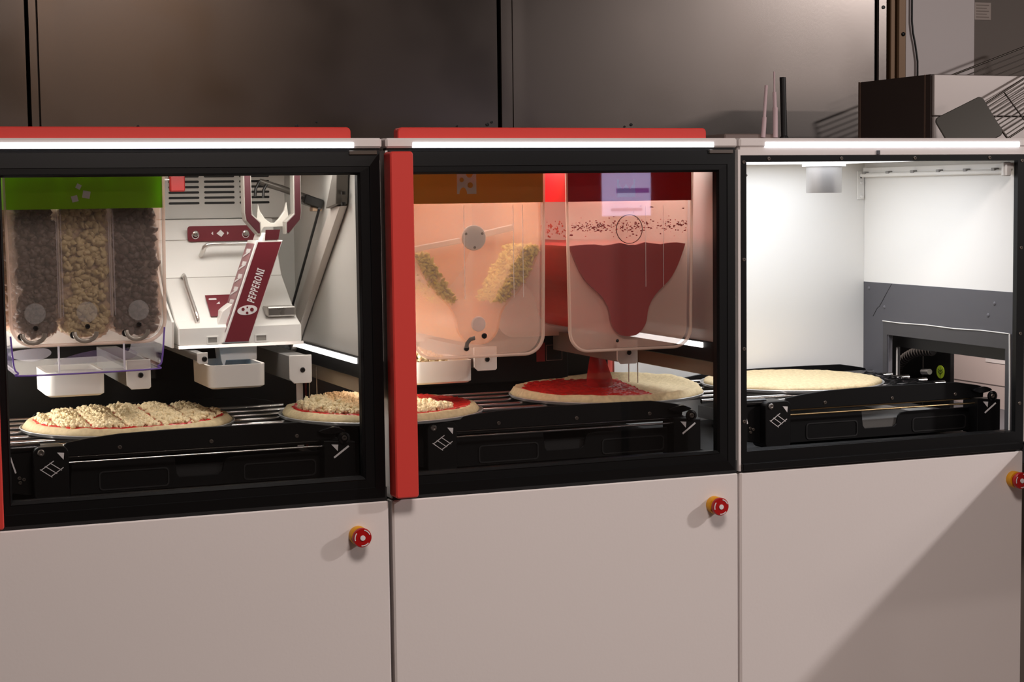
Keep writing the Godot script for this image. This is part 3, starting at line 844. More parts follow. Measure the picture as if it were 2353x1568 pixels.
func slicer() -> void:
	var x0 := -0.268
	var x1 := -0.066
	var t := thing("slicer", "white sausage slicer housing with chrome handles and maroon labels", "slicer", Vector3(-0.167, 1.26, -0.35))
	var tf := Transform3D(Basis(Vector3(0, 0, -1), Vector3(0, 1, 0), Vector3(1, 0, 0)), Vector3.ZERO)   # u = -z, v = y, w = x
	part("housing", Sh.new().prism(pv([0.478, 1.461, 0.428, 1.461, 0.409, 1.428, 0.372, 1.366, 0.280, 1.300, 0.252, 1.289, 0.252, 1.262, 0.478, 1.262]), x0, x1, 0.0015, tf), M.white, t)
	part("side_cheek", Sh.new().prism(pv([0.45, 1.425, 0.405, 1.425, 0.340, 1.345, 0.255, 1.30, 0.262, 1.258, 0.45, 1.258]), x0 - 0.010, x0 - 0.006, 0.0006, tf), M.white, t)
	part("bottom_lip", Sh.new().prism(pv([0.455, 1.262, 0.248, 1.262, 0.246, 1.257, 0.455, 1.257]), x0 - 0.002, x1 + 0.002, 0.0004, tf), M.brushed, t)
	for z in [[0.4085, 1.4275], [0.3715, 1.3655]]:
		part("seam", Sh.new().box(Vector3(x0 + 0.001, z[1] - 0.0006, -z[0]), Vector3(x1 - 0.001, z[1] + 0.0006, -z[0] + 0.0012)), mk(c8(190, 186, 180), 0.5), t)
	for x in [[-0.2235, -0.2045], [-0.1445, -0.1235]]:
		part("window", Sh.new().plate(pv([x[0], 1.263, x[1], 1.263, x[1], 1.275, x[0], 1.275]), pv([x[0] + 0.0025, 1.265, x[1] - 0.002, 1.265, x[1] - 0.002, 1.2735, x[0] + 0.0025, 1.2735]), -0.252, -0.2505), M.white, t)
		part("window_recess", Sh.new().box(Vector3(x[0] + 0.002, 1.265, -0.2525), Vector3(x[1] - 0.002, 1.2738, -0.2518)), mk(c8(150, 146, 140), 0.5), t)
	part("red_clip", Sh.new().box(Vector3(-0.267, 1.508, -0.305), Vector3(-0.2425, 1.548, -0.293), 0.002), mk(c8(140, 22, 20), 0.45), t)
	part("clip_pin", Sh.new().tube([Vector3(-0.278, 1.528, -0.299), Vector3(-0.266, 1.5275, -0.299)], 0.002, 8), M.chrome, t)
	part("clip_hanger", Sh.new().box(Vector3(-0.262, 1.538, -0.43), Vector3(-0.248, 1.5505, -0.300), 0.001), M.white, t)
	# upper label with two lock knobs
	var lb := part("upper_label", flat_z(rrect(-0.2185, 1.4245, -0.10, 1.4505, 0.005), -0.405, 0.002), M.maroon, t)
	part("label_icon", flat_z(pv([-0.1695, 1.4375, -0.1625, 1.4435, -0.1565, 1.4375, -0.1615, 1.4315]), -0.403), M.mark, lb)
	part("label_icon", flat_z(pv([-0.1785, 1.4378, -0.1755, 1.4408, -0.1755, 1.4348]), -0.403), M.mark, lb)
	part("label_icon", flat_z(pv([-0.1485, 1.4378, -0.1515, 1.4408, -0.1515, 1.4348]), -0.403), M.mark, lb)
	for x in [-0.2055, -0.1195]:
		part("knob", Sh.new().lathe([Vector2(0, 0), Vector2(0.0055, 0), Vector2(0.005, 0.004), Vector2(0.003, 0.005), Vector2(0.003, 0.009), Vector2(0, 0.0095)], 16, Transform3D(FRONT, Vector3(x, 1.4375, -0.403))), M.steel, t)
		var ring := Sh.new().plate(circle2(Vector2(x, 1.435), 0.0062), circle2(Vector2(x, 1.435), 0.0052), -0.403, -0.4025)
		part("knob_ring", ring, M.mark, lb)
	var card := part("lower_label", Sh.new().box(Vector3(-0.2085, 1.2945, 0), Vector3(-0.165, 1.3475, 0.001), 0.0), M.maroon, t)
	card.position = Vector3.ZERO
	card.transform = Transform3D(Basis(Vector3.RIGHT, -0.92), Vector3.ZERO)
	card.position = Vector3(0, 1.321, -0.3045) - world_at(t) - card.transform.basis * Vector3(0, 1.321, 0)
	var c1 := part("label_bar", Sh.new().prism(rrect(-0.2045, 1.3345, -0.1915, 1.3385, 0.002), 0.001, 0.0016), M.mark, t)
	c1.transform = card.transform
	var c2 := part("label_bar", Sh.new().prism(pv([-0.194, 1.324, -0.188, 1.324, -0.188, 1.330]), 0.001, 0.0016), M.mark, t)
	c2.transform = card.transform
	# chrome handles
	part("handle", Sh.new().tube([Vector3(-0.1995, 1.399, -0.395), Vector3(-0.1995, 1.408, -0.377), Vector3(-0.1975, 1.4155, -0.371), Vector3(-0.192, 1.4195, -0.369), Vector3(-0.184, 1.4205, -0.369), Vector3(-0.09, 1.4205, -0.369)], 0.0038, 12), M.chrome, t)
	part("handle", Sh.new().tube([Vector3(-0.236, 1.366, -0.372), Vector3(-0.2365, 1.370, -0.355), Vector3(-0.2365, 1.366, -0.346), Vector3(-0.236, 1.355, -0.338), Vector3(-0.2335, 1.312, -0.280), Vector3(-0.233, 1.302, -0.270), Vector3(-0.233, 1.296, -0.272), Vector3(-0.233, 1.293, -0.284)], 0.0036, 12), M.chrome, t)
	# vents in the back wall above
	var v := thing("vent_grille", "white vented back panel with rows of black slots above the slicer", "vent", Vector3(-0.12, 1.50, -0.478))
	part("plate", Sh.new().box(Vector3(-0.265, 1.462, -0.4895), Vector3(-0.03, 1.549, -0.4775), 0.001), M.white, v)
	for c in 3:
		for r in 6:
			var xs: float = -0.2345 + c * 0.0617
			part("slot", flat_z(rrect(xs, 1.4868 + r * 0.0092, xs + 0.053, 1.4908 + r * 0.0092, 0.0019), -0.4776), M.black, v)
	# slanted tube
	var p := thing("pepperoni_tube", "slanted maroon slicer tube with white PEPPERONI lettering", "tube", Vector3(-0.176, 1.264, -0.245))
	var dir := Vector2(0.059, 0.163)
	var w := Vector2(0.0435, 0.0)
	var a := Vector2(-0.1985, 1.2645)
	var outline := PackedVector2Array([a, a + w, a + w + dir, a + w + dir + Vector2(-0.009, 0.0), a + w + dir + Vector2(-0.0045, 0.012), a + dir + Vector2(0.013, 0.012), a + dir + Vector2(0.0085, 0.0), a + dir])
	part("tube_shell", Sh.new().prism(outline, -0.305, -0.2445, 0.0008), M.white, p)
	var inn := PackedVector2Array([a + Vector2(0.003, 0.001), a + w + Vector2(-0.0015, 0.001), a + w + dir * 0.985 + Vector2(-0.0015, 0), a + dir * 0.985 + Vector2(0.0035, 0)])
	part("front_label", flat_z(inn, -0.2445, 0.0008), M.maroon, p)
	part("neck_label", flat_z(PackedVector2Array([a + dir + Vector2(0.014, 0.001), a + w + dir + Vector2(-0.0075, 0.001), a + w + dir + Vector2(-0.004, 0.0175), a + dir + Vector2(0.0155, 0.0175)]), -0.2445, 0.0008), mk(c8(84, 22, 32), 0.45), p)
	var side := Sh.new()
	var nrm := Vector3(-dir.y, dir.x, 0).normalized()
	var f := func(u: float, z: float, off := 0.0008) -> Vector3:
		return Vector3(a.x, a.y, 0) + Vector3(dir.x, dir.y, 0) * u + nrm * off + Vector3(0, 0, z)
	side.q(f.call(0.1, -0.302), f.call(0.1, -0.250), f.call(0.97, -0.250), f.call(0.97, -0.302), nrm)
	part("side_label", side, M.mauve, p)
	for k in 6:
		var pr := Sh.new()
		var u0 := 0.2 + k * 0.125
		pr.q(f.call(u0, -0.295, 0.0014), f.call(u0 + 0.05, -0.262, 0.0014), f.call(u0 + 0.07, -0.262, 0.0014), f.call(u0 + 0.02, -0.295, 0.0014), nrm)
		pr.q(f.call(u0 + 0.05, -0.285, 0.0014), f.call(u0 + 0.05, -0.257, 0.0014), f.call(u0 + 0.09, -0.257, 0.0014), f.call(u0 + 0.09, -0.285, 0.0014), nrm)
		part("side_print", pr, M.mark, p)
	part("side_bracket", Sh.new().prism(PackedVector2Array([a + Vector2(-0.012, 0.008), a + Vector2(-0.001, -0.002), a + Vector2(0.0, 0.0) + dir * 0.38, a + Vector2(-0.012, 0.004) + dir * 0.28]), -0.300, -0.262, 0.0008), M.white, p)
	var tm := TextMesh.new()
	var fnt := SystemFont.new()
	fnt.font_names = PackedStringArray(["Droid Sans"])
	fnt.font_weight = 700
	tm.font = fnt
	tm.text = "PEPPERONI"
	tm.font_size = 32
	tm.pixel_size = 0.001
	tm.depth = 0.02
	tm.curve_step = 1.0
	var box := tm.get_aabb()
	var lt := MeshInstance3D.new()
	lt.name = "lettering"
	lt.mesh = tm
	lt.material_override = M.mark
	p.add_child(lt, true)
	var ang := dir.angle()
	var sx := 0.056 / maxf(box.size.x, 0.001)
	var sy := 0.0125 / maxf(box.size.y, 0.001)
	var bs := Basis(Vector3(0, 0, 1), ang) * Basis.from_scale(Vector3(sx, sy, 0.02))
	var mid := Vector3(-0.1425, 1.3555, -0.2436)
	lt.transform = Transform3D(bs, mid - bs * Vector3(box.get_center().x, box.get_center().y, 0.0) - world_at(p))
	var ic := Vector2(-0.1575, 1.3160)
	var el := PackedVector2Array()
	for k in 24:
		el.append(ic + Vector2(cos(TAU * k / 24) * 0.0165, sin(TAU * k / 24) * 0.0078).rotated(0.12))
	part("icon_disc", flat_z(el, -0.2437, 0.0005), M.mark, p)
	for s in [[-0.007, 0.0015, 0.0035], [0.0075, 0.0005, 0.0042], [-0.0005, -0.0045, 0.003], [0.0, 0.0045, 0.002]]:
		part("icon_spot", flat_z(circle2(ic + Vector2(s[0], s[1]), s[2] * 0.75, 12), -0.2432, 0.0004), M.maroon, p)
	# yoke that holds the tube's head
	var h := thing("tube_yoke", "maroon yoke with white rim gripping the head of the slanted tube", "bracket", Vector3(-0.107, 1.48, -0.25))
	for s in [-1.0, 1.0]:
		var cx := -0.1065
		var q := func(arr: Array) -> PackedVector2Array:
			var out := PackedVector2Array()
			for i in range(0, arr.size(), 2):
				out.append(Vector2(cx + s * arr[i], arr[i + 1]))
			return out
		part("arm_rim", Sh.new().prism(q.call([0.0475, 1.548, 0.0352, 1.548, 0.0345, 1.470, 0.0205, 1.457, 0.0205, 1.437, 0.026, 1.437, 0.0455, 1.460, 0.0475, 1.472]), -0.285, -0.262, 0.0008), mk(c8(150, 145, 138), 0.5), h)
		part("arm_inlay", Sh.new().prism(q.call([0.0462, 1.5475, 0.0368, 1.5475, 0.0362, 1.4692, 0.0225, 1.456, 0.0222, 1.439, 0.0255, 1.439, 0.0443, 1.4605, 0.0462, 1.4725]), -0.263, -0.2605, 0.0005), mk(c8(64, 17, 26), 0.45), h)
	part("claw", Sh.new().prism(pv([-0.131, 1.450, -0.1265, 1.487, -0.1235, 1.475, -0.115, 1.462, -0.106, 1.4555, -0.0985, 1.4555, -0.092, 1.462, -0.0825, 1.475, -0.0785, 1.489, -0.074, 1.450, -0.081, 1.4385, -0.0865, 1.4485, -0.1175, 1.4485, -0.125, 1.4385]), -0.289, -0.281, 0.001), mk(c8(196, 190, 182), 0.5), h)
	# black gripper arm reaching in from the side
	var g := thing("gripper_arm", "dark clamp arm with two claws reaching over the vent slots", "arm", Vector3(-0.06, 1.50, -0.32))
	part("arm", Sh.new().tube([Vector3(-0.116, 1.523, -0.31), Vector3(-0.08, 1.512, -0.31), Vector3(-0.012, 1.487, -0.31)], 0.0055, 4), mk(c8(92, 86, 80), 0.4, 0.5), g)
	part("claw", Sh.new().tube([Vector3(-0.116, 1.525, -0.308), Vector3(-0.124, 1.512, -0.304), Vector3(-0.126, 1.499, -0.302)], 0.0024, 6), M.dark_screw, g)
	part("claw", Sh.new().tube([Vector3(-0.104, 1.520, -0.308), Vector3(-0.111, 1.509, -0.304), Vector3(-0.1125, 1.497, -0.302)], 0.0024, 6), M.dark_screw, g)
	part("clamp_block", Sh.new().box(Vector3(-0.048, 1.481, -0.315), Vector3(-0.014, 1.497, -0.285), 0.002, Transform3D(Basis(Vector3(0, 0, 1), -0.33), Vector3(-0.4842, 0.0703, 0))), M.black_shine, g)
	part("clamp_jaw", Sh.new().box(Vector3(-0.032, 1.473, -0.31), Vector3(-0.016, 1.480, -0.29), 0.001), mk(c8(170, 140, 115), 0.5), g)
	# lid stay: sloping metal beam by the right wall
	var b := thing("lid_stay", "sloping grey metal lid stay with a black rod beside the slicer", "beam", Vector3(-0.025, 1.4, -0.3))
	part("channel", Sh.new().prism(pv([0.147, 1.485, 0.135, 1.548, 0.150, 1.548, 0.205, 1.478]), -0.034, -0.014, 0.001, tf), mk(c8(112, 106, 100), 0.4, 0.5), b)
	part("beam", Sh.new().prism(pv([0.150, 1.482, 0.205, 1.482, 0.478, 1.272, 0.478, 1.225]), -0.026, -0.014, 0.001, tf), mk(c8(206, 196, 188), 0.35, 0.4), b)
	part("rod", Sh.new().tube([Vector3(-0.033, 1.478, -0.246), Vector3(-0.033, 1.300, -0.442)], 0.0024, 8), M.black, b)
	for y in [[1.50, 0.15], [1.483, 0.15]]:
		part("bolt", Sh.new().lathe([Vector2(0, 0), Vector2(0.004, 0), Vector2(0.004, 0.005), Vector2(0, 0.005)], 10, Transform3D(Basis(), Vector3(-0.024, y[0], -0.138))), M.dark_screw, b)
	# chute below
	var ch := thing("slice_chute", "small white chute with two prongs under the slicer", "chute", Vector3(-0.17, 1.235, -0.27))
	part("chute_body", Sh.new().prism(pv([-0.2005, 1.2565, -0.139, 1.2565, -0.139, 1.236, -0.143, 1.222, -0.147, 1.234, -0.190, 1.234, -0.194, 1.220, -0.1985, 1.236]), -0.300, -0.262, 0.001), M.white, ch)
	part("ice_tray", Sh.new().box(Vector3(-0.118, 1.302, -0.345), Vector3(-0.070, 1.318, -0.27), 0.002), M.steel, ch)
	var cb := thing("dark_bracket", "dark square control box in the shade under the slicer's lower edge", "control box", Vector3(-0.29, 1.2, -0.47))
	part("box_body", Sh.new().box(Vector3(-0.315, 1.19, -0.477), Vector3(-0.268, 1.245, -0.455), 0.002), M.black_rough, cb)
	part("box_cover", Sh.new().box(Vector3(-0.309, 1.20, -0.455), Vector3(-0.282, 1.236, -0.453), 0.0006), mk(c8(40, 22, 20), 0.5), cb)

func bay_two() -> void:
	var zf := -0.1
	var zr := -0.43
	var fun := func(cx: float, sc: float) -> PackedVector2Array:
		var h := [0.1095, 1.545, 0.1105, 1.43, 0.1045, 1.396, 0.083, 1.354, 0.052, 1.325, 0.038, 1.303, 0.032, 1.276, 0.018, 1.2595, 0.0, 1.2555]
		var p := PackedVector2Array()
		for i in range(0, h.size(), 2):
			p.append(Vector2(cx - h[i] * sc, h[i + 1]))
		for i in range(h.size() - 4, -1, -2):
			p.append(Vector2(cx + h[i] * sc, h[i + 1]))
		return smooth2(p, false, 4)
	# cheese hopper
	var fo: PackedVector2Array = fun.call(0.1885, 1.0)
	for i in fo.size():   # its funnel is a little wider in the neck
		if fo[i].y < 1.34:
			fo[i].x = 0.1885 + (fo[i].x - 0.1885) * 1.05
	var orange := backlit(c8(226, 158, 52), 0.5)
	var ct := hopper("frosted hopper with orange label band and cheese icon, nearly empty", 0.0735, 0.3045, zf, zr, fo, orange, frosted(c8(244, 222, 204), 0.2, 0.35, 0.8), frosted(c8(236, 160, 96), 0.5, 0.35, 0.8), 0.28)
	var ci := Vector2(0.170, 1.5145)
	var ch := PackedVector2Array()
	for k in 9:
		ch.append(ci + Vector2(-0.006 + cos(PI - PI * k / 8.0) * 0.0066, -0.0158 + sin(PI * k / 8.0) * 0.0105))
	ch.append_array(PackedVector2Array([ci + Vector2(0.0165, -0.0158), ci + Vector2(0.0165, 0.0158), ci + Vector2(0.011, 0.0158)]))
	for k in 7:
		ch.append(ci + Vector2(0.005 + cos(PI * k / 6.0) * 0.006, 0.0158 - sin(PI * k / 6.0) * 0.006))
	ch.append_array(PackedVector2Array([ci + Vector2(-0.0165, 0.0158), ci + Vector2(-0.0165, -0.0158)]))
	icon("cheese_icon", ct, [ch], zf + 0.0006, frosted(c8(240, 232, 228), 0.75, 0.5, 0.2))
	icon("icon_hole", ct, [circle2(ci + Vector2(0.006, -0.002), 0.0046, 14), circle2(ci + Vector2(-0.0085, 0.0065), 0.0036, 14)], zf + 0.0011, orange)
	var hubm := mk(c8(205, 196, 190), 0.4)
	part("paddle_hub", Sh.new().lathe([Vector2(0, 0), Vector2(0.0205, 0), Vector2(0.0205, 0.003), Vector2(0.0195, 0.004), Vector2(0, 0.004)], 32, Transform3D(FRONT, Vector3(0.1838, 1.428, zf - 0.009))), hubm, ct)
	for a in [0.45, 2.7, 4.75]:
		screw(Vector3(0.1838 + cos(a) * 0.0155, 1.428 + sin(a) * 0.0155, zf - 0.005), 0.0022, ct, M.dark_screw)
	part("paddle_arm", Sh.new().prism(bar2(Vector2(0.086, 1.411), Vector2(0.166, 1.4235), 0.009), zf - 0.03, zf - 0.02, 0.001).prism(bar2(Vector2(0.202, 1.432), Vector2(0.258, 1.443), 0.010), zf - 0.03, zf - 0.02, 0.001), mk(c8(190, 165, 152), 0.5), ct)
	part("nozzle_cap", Sh.new().lathe([Vector2(0, 0), Vector2(0.0125, 0), Vector2(0.011, 0.003), Vector2(0, 0.004)], 24, Transform3D(FRONT, Vector3(0.187, 1.289, zf + 0.0003))), frosted(c8(205, 205, 205), 0.45), ct)
	part("spring_clip", Sh.new().tube([Vector3(0.1645, 1.2515, zf + 0.003), Vector3(0.165, 1.259, zf + 0.005), Vector3(0.170, 1.2655, zf + 0.007), Vector3(0.178, 1.2675, zf + 0.007)], 0.0011, 8, 3.4), mk(c8(150, 138, 128), 0.35, 0.3), ct)
	screw(Vector3(0.1655, 1.2505, zf + 0.0005), 0.0046, ct, M.dark_screw)
	screw(Vector3(0.1965, 1.2695, zf + 0.0005), 0.0046, ct, M.dark_screw)
	for s in [[-0.02, 0.02], [0.065, 0.06], [0.0815, 0.075]]:
		part("scratch", Sh.new().box(Vector3(0.1845 + s[0] - 0.0005, 1.33, zf + 0.0001), Vector3(0.1845 + s[0] + 0.0005, 1.48, zf + 0.0004)), frosted(c8(255, 245, 238), 0.6), ct)
	var shred := lump(31, 0.3, Vector3(1.6, 0.6, 0.6))
	var fl := []
	for sd in [-1.0, 1.0]:
		fl.append_array(heap(Vector3(0.08, 1.325, zf - 0.10), Vector3(0.30, 1.412, zf - 0.008), 1800, 0.0035, 0.005, func(p: Vector3) -> bool:
			var u: float = sd * (p.x - 0.1885)
			var wall := lerpf(0.0525, 0.084, (p.y - 1.325) / 0.03) if p.y < 1.355 else lerpf(0.084, 0.107, (p.y - 1.355) / 0.045)
			var inner := 0.083 - ((1.404 if sd < 0 else 1.409) - p.y) * 0.62
			return u < wall - 0.003 and u > inner and p.y < (1.404 if sd < 0 else 1.412)))
	tag(stuff("shredded_cheese", shred, M.shred, fl), "shredded yellow cheese clinging to both sides of the orange-banded hopper", "cheese")
	# sauce hopper
	var so: PackedVector2Array = fun.call(0.4585, 1.0)
	var crimson := backlit(c8(205, 20, 36), 0.5)
	var shp := hopper("frosted hopper with dark red label band, half full of tomato sauce", 0.3445, 0.5755, zf, zr, so, crimson, frosted(c8(244, 226, 218), 0.045), frosted(c8(240, 176, 156), 0.09, 0.35, 0.8), 0.36)
	var si := Vector2(0.452, 1.505)
	var ip := PackedVector2Array([si + Vector2(-0.0135, 0.014)])
	for k in 9:
		ip.append(si + Vector2(-0.0135 + 0.027 * k / 8.0, 0.002 + 0.004 * cos(k * PI / 2.0)))
	ip.append_array(PackedVector2Array([si + Vector2(0.0135, 0.014), si + Vector2(0.0165, 0.0145), si + Vector2(0.0165, -0.0145), si + Vector2(-0.0165, -0.0145), si + Vector2(-0.0165, 0.0145)]))
	icon("sauce_icon", shp, [ip], zf + 0.0006, frosted(c8(235, 228, 230), 0.7, 0.5, 0.2))
	part("level_ring", Sh.new().plate(circle2(Vector2(0.4575, 1.437), 0.0245, 28), circle2(Vector2(0.4575, 1.437), 0.0232, 28), zf, zf + 0.0006), frosted(c8(90, 40, 34), 0.7), shp)
	for s in [0.029, 0.062]:
		part("scratch", Sh.new().box(Vector3(0.4585 + s - 0.0005, 1.34, zf + 0.0001), Vector3(0.4585 + s + 0.0005, 1.475, zf + 0.0004)), frosted(c8(255, 235, 228), 0.5), shp)
	part("pin_hole", disc_z(Vector3(0.434, 1.2515, zf), 0.0028, 0.0006, 0, 12), M.dark_screw, shp)
	# sauce body fills the tub below its level
	var fillp := PackedVector2Array()
	for p in so:
		if p.y < 1.4125:
			fillp.append(Vector2(0.4585 + (p.x - 0.4585) * 0.975, p.y + 0.0022))
	var top := PackedVector2Array()
	for k in range(1, 14):
		var x: float = lerpf(fillp[fillp.size() - 1].x, fillp[0].x, k / 14.0)
		top.append(Vector2(x, 1.412 + 0.0016 * sin(k * 1.7) + 0.001 * sin(k * 4.1)))
	fillp.append_array(top)
	var sauce := part("tomato_sauce", Sh.new().prism(fillp, zr + 0.006, zf - 0.0055), M.sauce_deep)
	tag(sauce, "dark red tomato sauce standing in the red-banded hopper", "sauce", "", "stuff")
	var spl := []
	for k in 330:
		var y := 1.442 + rng.randfn(0, 0.005)
		var r := rng.randf_range(0.0003, 0.0012) * (1.4 if rng.randf() < 0.08 else 1.0)
		if k > 300:
			y = rng.randf_range(1.42, 1.475)
		spl.append(Transform3D(Basis.from_scale(Vector3(r * rng.randf_range(0.8, 2.2), r, 0.0003)), Vector3(rng.randf_range(0.352, 0.567), y, zf - 0.0034)))
	for k in 160:
		var r := rng.randf_range(0.0006, 0.002)
		spl.append(Transform3D(Basis.from_scale(Vector3(0.0003, r, r * 1.6)), Vector3(0.3495, 1.437 + rng.randfn(0, 0.007), rng.randf_range(-0.4, -0.11))))
	tag(stuff("sauce_splatter", lump(44, 0.3), M.sauce_deep, spl), "specks of red sauce spattered inside the red-banded hopper above the sauce", "splatter")
	# falling curtain of sauce
	var cur := Sh.new()
	var rows := 10
	var cols := 10
	var cp := func(i: int, k: int) -> Vector3:
		var v := float(i) / rows
		var u := float(k) / cols * 2 - 1
		var half := lerpf(0.006, 0.0285, pow(v, 0.8)) * (1.0 - 0.12 * maxf(0.0, v - 0.85) / 0.15)
		return Vector3(lerpf(0.4855, 0.4935, v) + u * half, lerpf(1.226, 1.1545, v) - 0.003 * (1 - u * u) * v, -0.30 + 0.012 * (1 - u * u) * v)
	for i in rows:
		for k in cols:
			cur.q(cp.call(i, k), cp.call(i, k + 1), cp.call(i + 1, k + 1), cp.call(i + 1, k), Vector3(0, 0, 1), 1)
	var cm := frosted(c8(176, 30, 30), 0.93, 0.3, 0.6)
	tag(part("sauce_curtain", cur, cm), "thin fan of red sauce pouring from the hopper onto the dough", "sauce")
	# spout tray with curds
	tray("white rounded spout tray holding cheese curds beside the red handle", 0.098, 0.204, 1.187, 1.2245, -0.17, -0.3, M.nylon)
	var curds := heap(Vector3(0.104, 1.205, -0.285), Vector3(0.16, 1.25, -0.18), 420, 0.003, 0.0045, func(p: Vector3) -> bool: return p.y < 1.250 - (p.x - 0.104) * 0.36 and p.y < 1.231 + (-0.18 - p.z) * 0.5)
	tag(stuff("cheese_curds", lump(3, 0.4), M.cheese, curds), "crumbly white cheese curds heaped in the spout tray", "cheese")
	rail("white square rail end under the orange-banded hopper", 0.205, 0.2455, 1.2055, 1.245, -0.17)
	rail("white square rail end under the red-banded hopper", 0.467, 0.505, 1.2045, 1.245, -0.17)
	# black motor box on the dark back panel
	var mb := thing("motor_box", "black motor box with a red label on the dark back panel", "motor", Vector3(0.33, 1.12, -0.47))
	part("motor_case", Sh.new().box(Vector3(0.18, 1.15, -0.4775), Vector3(0.50, 1.247, -0.455), 0.003), M.black_satin, mb)
	part("red_label", Sh.new().box(Vector3(0.435, 1.187, -0.455), Vector3(0.452, 1.222, -0.4542)), mk(c8(120, 30, 34), 0.5), mb)
	part("white_outline", Sh.new().plate(pv([0.4545, 1.188, 0.487, 1.188, 0.487, 1.217, 0.4545, 1.217]), pv([0.4552, 1.1887, 0.4863, 1.1887, 0.4863, 1.2163, 0.4552, 1.2163]), -0.455, -0.4545), mk(c8(150, 120, 112), 0.5), mb)
	part("top_ledge", Sh.new().box(Vector3(0.43, 1.2472, -0.4775), Vector3(0.58, 1.253, -0.44), 0.001), M.alu, mb)
	for e in [[-0.0195, 1.2], [0.585, 1.2]]:
		var gr := thing("guide_rods", "pair of thin upright steel rods hung at the bay's %s opening" % ("first" if e[0] < 0 else "second"), "rod", Vector3(e[0], 1.17, -0.34))
		part("rod", Sh.new().tube([Vector3(e[0] - 0.006, 1.151, -0.36), Vector3(e[0] - 0.006, 1.211, -0.36)], 0.001, 6), M.rod, gr)
		part("rod", Sh.new().tube([Vector3(e[0], 1.151, -0.335), Vector3(e[0], 1.211, -0.335)], 0.001, 6), M.rod, gr)

